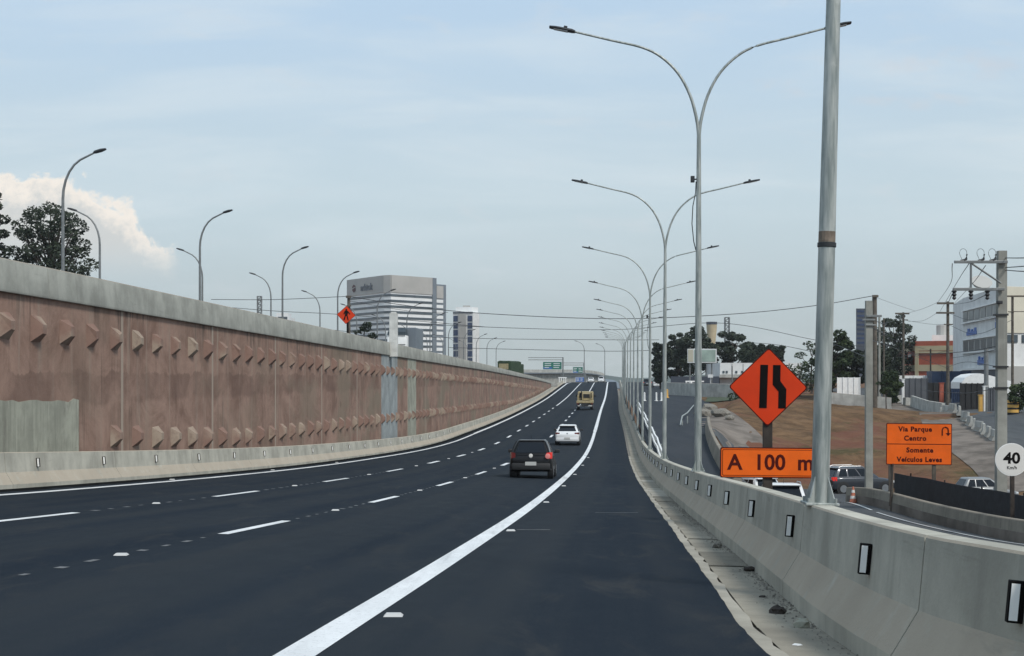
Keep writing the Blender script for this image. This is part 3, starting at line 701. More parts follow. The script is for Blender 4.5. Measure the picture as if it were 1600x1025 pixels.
m.loft([[Vector((x := Xr(d) + offp(d) + t, d, TZ(x, d) + (NZ.fractal(Vector((x * .22, d * .22, 0)), .8, 2.1, 5) * .30 + rr.uniform(-.04, .04) if t > Rw(max(50, d)) + 3 and 97 < d < 200 and min((Vector((x, d)) - Vector((p.x - 1.5, p.y))).length for p in JLX) > 5.5 and x < 40 else 0))) for t in ts] for d in dt], closed=False)
tag(m.build('terrain', M['soil'], smooth=True), kind='structure')

def drape(name, mat_, pairs, h, n=8, kind='structure', sub=3):
    """strip between two polylines [(xl,d),(xr,d)], draped on the terrain"""
    secs = []
    for (a, b), (c, e) in zip(pairs[:-1], pairs[1:]):
        for k_ in range(sub):
            t = k_ / sub; L = Vector(a).lerp(Vector(c), t); Q = Vector(b).lerp(Vector(e), t)
            secs.append([(q := L.lerp(Q, i / n)) and Vector((q.x, q.y, TZ(q.x, q.y) + h)) for i in range(n + 1)])
    L, Q = map(Vector, pairs[-1]); secs.append([Vector(((q := L.lerp(Q, i / n)).x, q.y, TZ(q.x, q.y) + h)) for i in range(n + 1)])
    m = MB(); m.loft(secs, closed=False); return tag(m.build(name, mat_, smooth=True), kind=kind)
BX = lambda d, t=0: Xr(d) + offp(d) + t
# ramp asphalt
drape('side_ramp', M['ramp'], [((BX(d, .15), d), (BX(d, Rw(d)), d)) for d in frange(56, 410, 3)], .06, 12, sub=1)
# low street (intersection) asphalt
wallpts = [(20, 15.6), (30, 15.9), (40, 16.0), (46, 15.9), (50, 15.85), (56, 15.75), (61, 15.55), (65, 15.35), (66.5, 15.15)]
WX = tab(wallpts)
drape('low_street', M['street'], [((BX(d, .2), d), (WX(d) - .3, d)) for d in frange(2, 66, 4)] + [((BX(68, 3.9), 68), (30, 66)), ((BX(76, 5.2), 76), (36, 74)), ((BX(88, 6.6), 88), (40, 88)), ((BX(94, 6.6), 94), (40, 93.5))], .05, 14, sub=3)
m = MB()
for (a, b, w_) in [((P(1305, 782, 68)), P(1362, 798, 60), .06), (P(1370, 800, 59), P(1600, 862, 44), .05), (P(1600, 862, 44), Vector((13.8, 25, 0)), .05)]:
    a, b = Vector((a.x, a.y)), Vector((b.x, b.y)); nn = Vector((-(b - a).y, (b - a).x)).normalized() * w_
    L = 12
    for i in range(L):
        q = [a.lerp(b, i / L) + nn, a.lerp(b, (i + 1) / L) + nn, a.lerp(b, (i + 1) / L) - nn, a.lerp(b, i / L) - nn]
        m.add([Vector((p.x, p.y, TZ(p.x, p.y) + .075)) for p in q], [(0, 1, 2, 3)])
tag(m.build('street_line', M['lens']), kind='structure')
def G(px, py, d, h=0.0):
    """ground point seen near (px,py) at depth d"""
    p = P(px, py, d); return Vector((p.x, p.y, TZ(p.x, p.y) + h))
# upper side street, the pavement beside it, and the pale path beyond the ramp
JL = [P(*q) for q in [(1556, 690, 112), (1530, 676, 122), (1505, 664, 133), (1470, 648, 150), (1440, 640, 160), (1405, 632, 172)]]
drape('side_street', M['street'], [((p.x + .4, p.y), (p.x + .4 + w_, p.y + 3)) for p, w_ in zip([Vector((36.0, 99, 0)), Vector((36.4, 106, 0))] + JL + [Vector((45, 190, 0)), Vector((44, 240, 0))], (14, 16, 16, 17, 17, 18, 19, 20, 26, 30))], .07, 10)
drape('pavement', M['path'], [((p.x - w_, p.y - 1), (p.x + .5, p.y)) for p, w_ in zip([Vector((35.0, 95.5, 0)), Vector((36.2, 103, 0))] + JL, (4.2, 4.4, 4.2, 4.2, 4.0, 3.0, 3.0, 3.6, 3.2, 2.6))], .05, 6)
drape('path', M['path'], [((P(*a).x, a[2]), (P(*b).x, b[2])) for a, b in [((1086, 688, 104), (1205, 690, 110)), ((1086, 665, 113), (1190, 676, 115)), ((1088, 652, 122), (1165, 660, 122)), ((1092, 645, 130), (1140, 648, 130)), ((1098, 640, 138), (1125, 642, 138))]], .06, 8)
drape('street_patch', M['street'], [((P(*a).x, a[2]), (P(*b).x, b[2])) for a, b in [((1086, 702, 99), (1215, 708, 103)), ((1086, 677, 108), (1168, 680, 110))]], .09, 8, sub=4)
drape('grass', M['grass'], [((P(1100, 630, 165).x, 165), (P(1200, 632, 160).x, 160)), ((P(1105, 620, 176).x, 176), (P(1205, 622, 174).x, 174)), ((P(1105, 617, 186).x, 186), (P(1205, 618, 186).x, 186))], .12, 10)
tag(bpy.data.objects['grass'], kind='structure')

def wall_strip(name, pts, h, w0, w1, mat_, label, cat, base=-.2, foot=None):
    """low wall along ground points"""
    secs = []
    for i, p in enumerate(pts):
        t = (pts[min(i + 1, len(pts) - 1)] - pts[max(i - 1, 0)]); t.z = 0; t.normalize(); nn = Vector((-t.y, t.x, 0))
        pr = [(-w0 / 2, base), (-w0 / 2, .05), (-w1 / 2, h - .03), (-w1 / 2 + .03, h), (w1 / 2 - .03, h), (w1 / 2, h - .03), (w0 / 2, .05), (w0 / 2, base)]
        secs.append([p + nn * o + Vector((0, 0, z)) for o, z in pr])
    m = MB(); m.loft(secs); return tag(m.build(name, mat_, base=pts[0], smooth=30), label, cat)
def gp(x, d): return Vector((x, d, TZ(x, d)))
cw = wall_strip('low_wall', [gp(WX(d), d) for d in frange(20, 66.5, 2)], .74, .34, .24, M['lowwall'], 'curved low concrete wall in front of the black mesh fence', 'low wall')
m = MB(); secs = []
for d in frange(20, 66.3, 2):
    p = gp(WX(d), d); secs.append([p + Vector((x, 0, z)) for x, z in ((-.175, -.1), (-.18, .02), (-.168, .36), (-.16, .37))])
m.loft(secs, closed=False); o = m.build('mud_band', M['path'], cw, world=True); o['label'] = 'muddy lower half of the wall'
# ramp-side barrier
bp_ = [gp(BX(d, Rw(d) + .15), d) + Vector((0, 0, 0)) for d in frange(62, 112, 3)]
for p in bp_: p.z = Zramp(p.y)
wall_strip('concrete_barrier', bp_, .78, .5, .2, M['lowwall'], 'grey-brown concrete barrier between the dark ramp and the low street', 'concrete barrier', base=-1.5)
m = MB()
m.tube([P(1063, 664, 112), P(1066, 650, 114), P(1074, 645, 116), P(1084, 633, 150)], .05, 6); m.tube([P(1064, 668, 112), P(1086, 690, 104)], .05, 6)
for q in ((1066, 657, 113), (1074, 650, 116)): p = P(*q); m.tube([p, (p.x, p.y, p.z - 1.4)], .05, 6)
tag(m.build('guard_rail', M['galv'], base=P(1066, 672, 112)), 'thin bent metal rail at the far end of the ramp barrier', 'guard rail')
# white twin guard rail just outside the lamps
gr = thing('guard_rail', 'white guard rail with two beams beside the lamp poles', 'guard rail', (BX(75, .55), 75, Zramp(75)))
for hh in (.22, .68):
    m = MB(); m.loft([[Vector((BX(d, .62) + .03 * math.sin(d), d, Zramp(d) + hh + z - .0)) + Vector((x, 0, 0)) for x, z in ((-.04, -.09), (.04, -.09), (.04, .09), (-.04, .09))] for d in frange(71, 150, 4)]); m.build('rail', M['white'], gr, world=True)
for d in frange(72, 150, 6): m = MB(); m.box((BX(d, .70), d, Zramp(d) + .15), (.07, .09, 1.2)); m.build('rail_post', M['galv'], gr, world=True)
# jersey barrier pieces beside the upper street
rr = random.Random(9)
def jl(t):
    k_ = min(len(JL) - 2, int(t)); return JL[k_].lerp(JL[k_ + 1], t - k_)
n = 0
for t0 in [i * .29 for i in range(11)]:
    a, b = jl(t0), jl(t0 + .24); c = gp((a.x + b.x) / 2, (a.y + b.y) / 2); L = (Vector((b.x, b.y)) - Vector((a.x, a.y))).length
    m = MB(); ang = math.atan2(b.y - a.y, b.x - a.x)
    m.loft([[Vector((x, o, z)) for o, z in ((-.28, 0), (-.27, .1), (-.11, .34), (-.08, .84), (.08, .84), (.11, .34), (.27, .1), (.28, 0))] for x in (-L / 2, L / 2)])
    o = m.build('jersey_barrier', M['concrete_pale']); o.location = c; o.rotation_euler = (0, 0, ang + rr.uniform(-.12, .12))
    tag(o, 'one of the pale short concrete barriers standing in a row along the upper pavement', 'concrete barrier', 'short barriers along the upper pavement'); n += 1
wall_strip('low_wall', [gp(p.x, p.y) for p in (P(1474, 646, 149), P(1450, 638, 157), P(1425, 632, 166))], 1.25, .4, .3, M['concrete_pale'], 'pale concrete wall piece beyond the row of short barriers', 'low wall')
for i, (px, d, L, lab) in enumerate([(1408, 174, 4, 'tilted concrete block lying left of the pale wall piece'), (1420, 168, 2.4, 'small concrete block beside the pale wall piece')]):
    m = MB(); m.box((0, 0, .45), (L * .6, .5, .9), bev=.05); o = m.build('concrete_block', M['concrete_pale']); o.location = gp((px - 800) / F * d, d); o.rotation_euler = (0, .08 * (i - .4), .5); tag(o, lab, 'concrete block')
wall_strip('low_wall', [gp((px - 800) / F * 152, 152 - (px - 1285) * .02) for px in frange(1285, 1385, 20)], 1.5, .5, .4, M['concrete_pale'], 'pale concrete wall along the top of the brown bank', 'low wall')
# rubble stone wall beyond the ramp
wall_strip('stone_wall', [gp((px - 800) / F * d, d) for px, d in ((1036, 205), (1060, 200), (1085, 194), (1110, 190), (1150, 186), (1185, 184))], 1.75, .6, .5, M['concrete_pale'], 'pale rubble stone wall at the far side of the ramp', 'stone wall', base=-1.2)
for i, (px, py, d, s) in enumerate([(1098, 646, 128, 1.2), (1108, 640, 134, 1.6), (1117, 643, 130, 1.0), (1126, 648, 126, 1.3), (1140, 655, 122, .8)]):
    m = MB(); bm = bmesh.new(); bmesh.ops.create_icosphere(bm, subdivisions=2, radius=.5 * s); r2 = random.Random(i)
    for q in bm.verts: q.co = Vector((q.co.x * 1.3, q.co.y, q.co.z * .7)) * r2.uniform(.82, 1.12)
    m.bm(bm); o = m.build('boulder', M['stone']); o.location = gp((px - 800) / F * d, d) + Vector((0, 0, .25 * s)); o.rotation_euler = (0, 0, i)
    tag(o, 'grey-brown boulder among the rubble heap at the end of the pale path', 'boulder', 'boulders of the rubble heap')
bl0 = None
for px, lab in ((1007, 'white delineator post on the far ramp, leftmost of three between the lamp poles'), (1025.5, 'white delineator post on the far ramp, middle of three between the lamp poles'), (1033.5, 'white delineator post on the far ramp, rightmost of three between the lamp poles')):
    q = gp((px - 800) / F * 170, 170); m = MB(); m.lathe([(0, 0), (.22, 0), (.22, .05), (.11, .07), (.10, .95), (0, 1.0)], 12); o = m.build('delineator_post', M['white'], smooth=30); o.location = q + Vector((0, 0, .06)); tag(o, lab, 'delineator post', 'delineators on the far ramp')
q = gp((1042 - 800) / F * 185, 185); m = MB(); m.lathe([(0, 0), (.3, 0), (.3, .06), (.2, .08), (.16, 1.05), (0, 1.1)], 12); o = m.build('barrier_drum', M['yellow'], smooth=30); o.location = q + Vector((0, 0, .05)); tag(o, 'dull yellow roadwork drum at the corner of the stone wall', 'drum')
# debris along the gutter
for i, (d, o_, s, mt, lab, flat) in enumerate([(12.25, -.50, .06, 'post', 'dark clod of earth lying in the gutter against the barrier foot', .7), (11.3, -.42, .06, 'patch', 'pale broken lump of concrete in the gutter', .75), (16.6, -.36, .05, 'post', 'small dark clod in the gutter below the second reflector', .7), (10.2, -.62, .032, 'white', 'tiny white scrap lying in the gutter', .4), (20.6, -.45, .06, 'stone', 'small brown stone in the gutter farther along', .7), (13.6, -.5, .032, 'post', 'flat dark scrap in the gutter behind the clod', .4)]):
    m = MB(); bm = bmesh.new(); bmesh.ops.create_icosphere(bm, subdivisions=2, radius=s); r2 = random.Random(20 + i)
    for q in bm.verts: q.co = Vector((q.co.x * 1.2, q.co.y, q.co.z * flat)) * r2.uniform(.72, 1.18)
    m.bm(bm); o = m.build('stone' if mt != 'white' else 'paper_scrap', M[mt]); o.location = RP(d, offp(d) + o_, -.05 + s * flat * .6); tag(o, lab, 'debris')
m = MB(); r2 = random.Random(31)
for i in range(1500):
    d = 5.5 + 32 * r2.random() ** 1.4; o_ = -.30 - abs(r2.gauss(0, .10)) - (.3 * r2.random() if r2.random() < .06 else 0); s = r2.uniform(.003, .011) * (1 + (r2.random() < .04))
    p = RP(d, offp(d) + o_, -.052); a = r2.random() * 6.28
    m.add([p + Vector((s * 1.6 * math.cos(a + q), s * 1.6 * math.sin(a + q), 0)) for q in (0, 2.1, 4.2)] + [p + Vector((0, 0, s * 1.4))], [(0, 1, 3), (1, 2, 3), (2, 0, 3)])
tag(m.build('gravel', M['stone']), 'fine gravel and grit gathered along the foot of the right barrier', 'gravel', kind='stuff')

# ------------------------------------------------------------------ signs
def rrect(w, h, r, n=4):
    out = []
    for cx, cy, a0 in ((w / 2 - r, h / 2 - r, 0), (-w / 2 + r, h / 2 - r, 90), (-w / 2 + r, -h / 2 + r, 180), (w / 2 - r, -h / 2 + r, 270)):
        out += [(cx + r * math.cos(R(a0 + 90 * i / n)), cy + r * math.sin(R(a0 + 90 * i / n))) for i in range(n + 1)]
    return out
def rot45(poly): c = math.sqrt(.5); return [((x - y) * c, (x + y) * c) for x, y in poly]
def flat(poly, y0, y1, T=Matrix.Identity(4)):
    """upright plate from polygon in xz between depths y0 (front) .. y1"""
    m = MB(); m.prism(poly, y1 - y0, T @ Matrix.Translation((0, y1, 0)) @ FRONT); return m
def diamond(root, side, zc, y, om, tilt=0.0):
    T = Matrix.Translation((0, 0, zc)) @ Matrix.Rotation(tilt, 4, 'Y')
    flat(rot45(rrect(side, side, .05)), y, y + .012, T).build('sign_panel', M['signbrown'], root)
    flat(rot45(rrect(side * .965, side * .965, .045)), y - .003, y - .0005, T).build('sign_face', om, root); return T
# lane-narrows sign with distance plate
s1 = thing('warning_sign', 'orange diamond lane-narrows sign above an orange plate reading A 100 m', 'road sign', ((1200 - 800) / F * 26.5, 26.5, -4.2), rz=-.04)
zc = (590 - 605) / 87.2 + 4.2; zp = (590 - 723) / 87.2 + 4.2
m = MB(); m.box((0, .07, zc / 2 + .25), (.165, .12, zc + .5), bev=.01); m.build('post', M['post'], s1)
T = diamond(s1, 1.0, zc, -.02, M['orange'], R(1.0))
w0 = .135
for poly in ([(-.20, -.37), (-.035, -.37), (-.035, .40), (-.17, .40)],):
    pass
flat([(-.155, -.375), (-.02, -.375), (-.008, .40), (-.145, .40)], -.029, -.0245, T).build('symbol_bar', M['signblack'], s1)
flat([(.185, -.375), (.32, -.375), (.325, -.03), (.215, .115), (.215, .40), (.08, .40), (.08, .045), (.185, -.075)], -.029, -.0245, T).build('symbol_bar', M['signblack'], s1)
T2 = Matrix.Translation((.065, 0, zp)) @ Matrix.Rotation(R(.4), 4, 'Y')
flat(rrect(1.84, .545, .03), -.02, -.008, T2).build('distance_plate', M['signbrown'], s1)
flat(rrect(1.80, .505, .028), -.024, -.021, T2).build('plate_face', M['orange2'], s1)
flat(rrect(1.765, .47, .024), -.0265, -.0245, T2).build('plate_border', M['signbrown'], s1)
flat(rrect(1.745, .45, .022), -.029, -.027, T2).build('plate_field', M['orange2'], s1)
text('A  100  m', .385, T2 @ Matrix.Translation((-.02, -.031, -.005)) @ FRONT, M['signbrown'], s1, bold=.009, ext=.002, sx=.98, spacing=1.0)
# workers sign on the upper road
d = 112; p = P(541, 492, d)
s2 = thing('warning_sign', 'small orange diamond roadworks sign standing behind the wall parapet', 'road sign', (p.x, d, UZ(d)), rz=.05)
zz = p.z - UZ(d)
m = MB(); m.box((.1, .08, zz / 2), (.16, .10, zz + .9), bev=.01); m.build('post', M['signblack'], s2)
T = diamond(s2, 1.0, zz, -.02, M['orange'], R(3))
man = [(-.10, -.42), (-.02, -.08), (.02, -.08), (.13, -.42), (.21, -.40), (.10, -.02), (.12, .16), (.26, .02), (.30, .08), (.12, .30), (.05, .32), (.06, .44), (-.06, .46), (-.08, .33), (-.14, .28), (-.22, .04), (-.15, .02), (-.09, .14), (-.10, -.02), (-.20, -.40)]
flat(man, -.029, -.0245, T).build('symbol_figure', M['signblack'], s2)
# street direction sign
d = 60.0; p = P(1436, 694, d); gz = gp(p.x, d).z
s3 = thing('direction_sign', 'large bright orange direction sign with four lines of text and a U-turn arrow', 'road sign', (p.x, d, gz), rz=-.03)
zc = p.z - gz; T = Matrix.Translation((0, 0, zc)) @ Matrix.Rotation(R(.5), 4, 'Y'); sw, sh = 2.64, 1.68
flat(rrect(sw, sh, .04), 0, .02, T).build('sign_panel', M['signbrown'], s3)
flat(rrect(sw - .06, sh - .06, .035), -.004, -.0005, T).build('sign_face', M['orange2'], s3)
flat([(-sw / 2 + .03, -.015), (sw / 2 - .03, -.015), (sw / 2 - .03, .015), (-sw / 2 + .03, .015)], -.007, -.0045, T).build('divider', M['signbrown'], s3)
for s_, sz, x, z, sp in (('Via Parque', .275, -.16, .60, 1.12), ('Centro', .275, -.16, .23, 1.12), ('Somente', .275, .03, -.25, 1.12), ('Veículos Leves', .275, .02, -.63, 1.10)):
    text(s_, sz, T @ Matrix.Translation((x, -.007, z)) @ FRONT, M['signbrown'], s3, bold=.011, ext=.002, spacing=sp)
m = MB(); m.tube([(.93, 0, .36)] + [(1.05 - .12 * math.cos(a), 0, .58 + .12 * math.sin(a)) for a in (R(q) for q in (0, 30, 60, 90, 120, 150, 180))] + [(1.17, 0, .45)], .026, 6, T @ Matrix.Translation((0, -.006, 0)))
m.prism([(1.06, .46), (1.28, .46), (1.17, .34)], .004, T @ Matrix.Translation((0, -.005, 0)) @ FRONT); m.build('arrow', M['signbrown'], s3)
for x in (-1.08, .62): m = MB(); m.box((x, .08, zc / 2 - .1), (.15 if x > 0 else .12, .10, zc + .9), bev=.01); m.build('post', M['wood'], s3)
m = MB(); m.tube([(-1.05, .0, zc - .8), (-1.30, -.55, .3)], .035, 6); m.build('brace', M['post'], s3)
# speed sign
d = 48.5; p = P(1581, 718, d); gz = gp(p.x, d).z
s4 = thing('speed_sign', 'round white speed sign reading 40 on a dark post beside the tall concrete pole', 'road sign', (p.x, d, gz), rz=-.05)
zc = p.z - gz
m = MB(); m.box((.03, .07, zc / 2), (.13, .11, zc), bev=.01); m.build('post', M['post'], s4)
circ = lambda r, n=40: [(r * math.cos(2 * math.pi * i / n), r * math.sin(2 * math.pi * i / n)) for i in range(n)]
T = Matrix.Translation((0, 0, zc)); flat(circ(.54), 0, .015, T).build('sign_disc', M['white'], s4); flat(circ(.515), -.004, -.001, T).build('sign_face', M['conewhite'], s4)
text('40', .50, T @ Matrix.Translation((.0, -.007, .03)) @ FRONT, M['signblack'], s4, bold=.016, ext=.002, sx=1.08); text('Km/h', .15, T @ Matrix.Translation((0, -.007, -.27)) @ FRONT, M['signblack'], s4, bold=.002, ext=.002)
# black mesh fence
fpts = [gp(WX(d) + .9, d) for d in frange(36, 63.3, 2.1)]
fn = thing('mesh_fence', 'black shade-mesh fence running behind the curved low wall', 'fence', fpts[0])
m = MB(); rr = random.Random(12)
hs_ = [1.42 + rr.uniform(-.05, .05) for p in fpts]
m.loft([[p + Vector((x, 0, z)) for x, z in ((0, .35), (0, h_), (.02, h_), (.02, .35))] for p, h_ in zip(fpts, hs_)]); m.build('mesh_panel', M['mesh'], fn, world=True)
for p in fpts[::2]: m = MB(); m.tube([p + Vector((.06, 0, 0)), p + Vector((.06, 0, 1.5))], .03, 6); m.build('fence_post', M['post'], fn, world=True)
m = MB(); m.box((fpts[-1].x - .05, fpts[-1].y + .4, fpts[-1].z + .9), (.16, .16, 1.8)); m.build('fence_post', M['wood'], fn, world=True)
# traffic cone
p = gp((1333 - 800) / F * 65, 65)
cn = thing('traffic_cone', 'faded orange and white traffic cone at the end of the curved low wall', 'traffic cone', p)
m = MB(); m.box((0, 0, .03), (.42, .42, .06), bev=.01); m.build('base', M['black'], cn)
m = MB(); m.lathe([(.17, .06), (.135, .22), (.13, .225), (.095, .42), (.09, .43), (.035, .76), (.0, .765)], 16)
m.build('cone_body', M['coneorange'], cn, smooth=True)
m = MB(); m.lathe([(.128, .24), (.135, .241), (.112, .36), (.10, .362)], 16); m.lathe([(.083, .50), (.085, .501), (.062, .62), (.055, .622)], 16); m.build('reflective_band', M['conewhite'], cn, smooth=True)

# ------------------------------------------------------------------ vehicles
def rsec(hw, z0, z1, r, y, n=3):
    out = []
    for cx, cz, a0 in ((hw - r, z1 - r, 0), (-hw + r, z1 - r, 90), (-hw + r, z0 + r, 180), (hw - r, z0 + r, 270)):
        out += [Vector((cx + r * math.cos(R(a0 + 90 * i / n)), y, cz + r * math.sin(R(a0 + 90 * i / n)))) for i in range(n + 1)]
    return out
def wheel(root, x, y, r, w_=.2, side=1, rimm='rim'):
    m = MB(); T = Matrix.Translation((x, y, r)) @ Matrix.Rotation(R(90), 4, 'Y')
    m.lathe([(r * .62, -w_ / 2), (r * .93, -w_ / 2), (r, -w_ * .36), (r, w_ * .36), (r * .93, w_ / 2), (r * .62, w_ / 2)], 20, T); o = m.build('wheel', M['black'], root, smooth=30)
    m = MB(); s = side * w_ / 2
    m.lathe([(r * .63, s * 1.02), (r * .60, s * .8), (r * .16, s * .9), (r * .12, s * 1.02), (.0, s * 1.02)], 20, T)
    for k_ in range(5):
        a = k_ * 2 * math.pi / 5; m.box((r * .36, 0, s * .98), (r * .5, r * .13, .02), T @ Matrix.Rotation(a, 4, 'Z'))
    m.build('rim', M[rimm], o); return o
def car(name, label, loc, rz, rx, spec, group=None):
    L, Wd, H, belt, mt = spec['L'], spec['W'], spec['H'], spec['belt'], M[spec['m']]
    root = thing(name, label, 'car', loc, rz, group, rx)
    hw = Wd / 2; b = belt; hood = spec.get('hood', b - .06); cl = spec.get('cl', .24)
    m = MB(); y0 = -L / 2; y1 = L / 2
    S_ = [(y0 + .0, hw - .14, cl + .22, b - .22, .06), (y0 + .05, hw - .07, cl + .08, b - .10, .09), (y0 + .18, hw - .025, cl + .02, b - .02, .11), (y0 + .7, hw, cl, b, .12), (0, hw + .005, cl, b, .12), (y1 - 1.15, hw, cl, hood, .12), (y1 - .75, hw - .01, cl, hood - .05, .13), (y1 - .3, hw - .06, cl + .02, hood - .14, .13), (y1 - .08, hw - .14, cl + .06, hood - .22, .12), (y1, hw - .28, cl + .16, hood - .30, .08)]
    m.loft([rsec(w_, a, c, r, y) for y, w_, a, c, r in S_]); m.build('body', mt, root, smooth=40)
    # cabin shell
    rb, rt, ft, fb = y0 + spec['rb'], y0 + spec['rt'], y1 - spec['ft'], y1 - spec['fb']
    wb, wt = hw - .07, hw - spec.get('tuck', .24)
    def lev(t, sh=0.0): return (rb + (rt - rb) * t, fb + (ft - fb) * t, wb + (wt - wb) * t ** 1.25, b - .05 + (H - .07 - b + .05) * t)
    def plan(y_a, y_b, w_, z, r):
        out = []
        for cx, cy, a0 in ((w_ - r, y_b - r, 0), (-w_ + r, y_b - r, 90), (-w_ + r, y_a + r, 180), (w_ - r, y_a + r, 270)):
            out += [Vector((cx + r * math.cos(R(a0 + 30 * i)), cy + r * math.sin(R(a0 + 30 * i)), z)) for i in range(4)]
        return out
    m = MB(); se = []
    for t in (0, .35, .7, 1.0): ya, yb, w_, z = lev(t); se.append(plan(ya, yb, w_, z, .10))
    ya, yb, w_, z = lev(1); se.append(plan(ya + .05, yb - .08, w_ - .05, H - .02, .10)); se.append(plan(ya + .2, yb - .25, w_ - .2, H, .10))
    m.loft(se); m.build('cabin', mt, root, smooth=40)
    # windows
    def win(name_, A, t0, t1):
        c = []
        for t, k_ in ((t0, 0), (t0, 1), (t1, 1), (t1, 0)): c.append(A(t, k_))
        m = MB(); m.quad(*c, th=.012); return m.build(name_, M['glass'], root)
    e = .014
    def rear(t, k_): ya, yb, w_, z = lev(t); return Vector(((w_ - .13) * (1 if k_ else -1), ya - .004, z))
    def frnt(t, k_): ya, yb, w_, z = lev(t); return Vector(((w_ - .10) * (-1 if k_ else 1), yb + .004, z))
    rt0 = spec.get('rw', (.16, .94)); win('rear_window', rear, *rt0); win('windscreen', frnt, .08, .95)
    for s in (-1, 1):
        for f0, f1 in spec.get('side', ((.10, .30), (.33, .60), (.63, .90))):
            def sd(t, k_):
                ya, yb, w_, z = lev(t); q = f1 if (k_ if s > 0 else 1 - k_) else f0
                return Vector((s * (w_ + .002), ya + (yb - ya) * q, z))
            win('side_window', sd, .16, .93)
    # lights, bumpers, plate, mirrors
    tl = spec.get('tail', (.16, .20)); tz = b - spec.get('tz', .16)
    for s in (-1, 1):
        m = MB(); m.loft([[Vector((s * (hw - .02 - x * tl[0] - q), y0 + .045 + dy, tz + z * tl[1] * (1 - .25 * x))) for x, z in ((0, -1), (1, -1), (1, 1), (0, 1))] for dy, q in ((-.015, .055), (.10, .015), (.24, -.012))])
        m.build('tail_light', M['tail' if (spec.get('lit', 1) and (s > 0 or spec.get('both', 1))) else 'taildark'], root)
        m = MB(); m.box((s * (hw - .22), y1 - .17, hood - .27), (.30, .16, .13), bev=.03); m.build('headlight', M['lens'], root)
        m = MB(); mx = s * (hw + .10); m.box((mx, fb - .55 if False else (fb + ft) / 2 - .25, b + .08), (.20, .10, .14), bev=.035); m.box((s * hw, (fb + ft) / 2 - .22, b + .03), (.12, .05, .05)); m.build('mirror', M[spec.get('mm', 'trim')], root)
    m = MB(); m.box((0, y0 + .03, cl + .20), (Wd - .16, .16, .26), bev=.05); m.build('rear_bumper', M[spec.get('bump', 'trim')], root, smooth=40)
    m = MB(); m.box((0, y1 - .05, cl + .14), (Wd - .34, .14, .22), bev=.05); m.build('front_bumper', M[spec.get('bump', 'trim')], root, smooth=40)
    m = MB(); m.box((0, y0 - .06, spec.get('pz', cl + .30)), (.42, .02, .14), bev=.005); m.build('number_plate', M['plate'], root)
    m = MB(); m.lathe([(0, 0), (.055, 0), (.055, .012), (0, .016)], 16, Matrix.Translation((0, y0 + .035, b - .12)) @ Matrix.Rotation(R(90), 4, 'X')); m.build('badge', M['rim'], root)
    m = MB(); m.box((0, 0, cl + .05), (Wd - .12, L - .7, .10)); m.build('underbody', M['trim'], root)
    r = spec.get('r', .30)
    for s in (-1, 1):
        for y in (y0 + spec.get('ro', .70), y1 - spec.get('fo', .80)):
            m = MB(); T = Matrix.Translation((s * (hw - .10), y, r + .01)) @ Matrix.Rotation(R(90), 4, 'Y'); m.lathe([(0, -.1), (r + .07, -.1), (r + .07, .108), (r + .04, .112), (0, .112)], 20, T); m.build('wheel_arch', M['trim'], root)
            wheel(root, s * (hw - .075), y, r, .2, s)
    if spec.get('spoiler'): m = MB(); m.box((0, rt - .06, H - .055), (wt * 2 - .06, .26, .045), bev=.015); m.build('spoiler', M[spec.get('spm', spec['m'])], root)
    if spec.get('rails'):
        for s in (-1, 1): m = MB(); m.tube([(s * (wt - .03), rt + .1, H - .02), (s * (wt - .03), rt + .3, H + .05), (s * (wt - .03), ft - .3, H + .05), (s * (wt - .03), ft - .1, H - .03)], .02, 6); m.build('roof_rail', M['rim'], root)
    m = MB(); m.tube([(0, rt + .25, H - .01), (0, rt + .05, H + .16)], .006, 5); m.build('aerial', M['black'], root)
    return root
HATCH = dict(L=3.75, W=1.62, H=1.45, belt=.93, m='carblack', rb=.10, rt=.46, ft=1.75, fb=.95, tuck=.25, tail=(.15, .12), tz=.06, r=.29, cl=.25, both=0, pz=.56, spoiler=0, hood=.88)
SEDH = dict(L=4.2, W=1.75, H=1.47, belt=.98, m='carwhite', rb=.12, rt=.75, ft=1.9, fb=1.0, tuck=.26, tail=(.26, .07), tz=.10, r=.31, lit=0, rw=(.20, .92), pz=.52, spoiler=1, bump='carwhite')
SUV = dict(L=4.3, W=1.80, H=1.66, belt=1.06, m='carwhite', rb=.08, rt=.42, ft=2.0, fb=1.15, tuck=.25, tail=(.20, .12), tz=.10, r=.345, cl=.27, spoiler=1, rails=1, pz=.75, hood=1.0)
def slope(d): return math.atan((Zr(d + 2) - Zr(d - 2)) / 4)
hd = -.0715
d = 55.7 + 1.9; c = RP(d, -1.22)
bc = car('hatchback', 'black hatchback driving in the right-hand lane, nearest car on the carriageway', c, hd, slope(d), HATCH)
m = MB(); m.loft([[Vector((x, -1.42 + y, 1.432 + z)) for x, z in ((-.50, 0), (.50, 0), (.48, .022), (-.48, .022))] for y in (0, 1.35)]); m.build('roof_panel', M['carsilver'], bc)
for s in (-1, 1):
    m = MB(); m.tube([(s * .74, -1.77, .93), (s * .66, -1.60, 1.2), (s * .565, -1.44, 1.40)], .028, 6); m.build('pillar_trim', M['carsilver' if s > 0 else 'carblack'], bc)
m = MB(); m.lathe([(0, 0), (.10, 0), (.09, .02), (0, .03)], 18, Matrix.Translation((.64, -1.93, .84)) @ Matrix.Rotation(R(90), 4, 'X')); o = m.build('tail_light', M['lens'], bc); o['label'] = 'round pinkish lamp glass'
o.data.materials[0] = mat('pink_lamp', (.75, .25, .23), rough=.3)
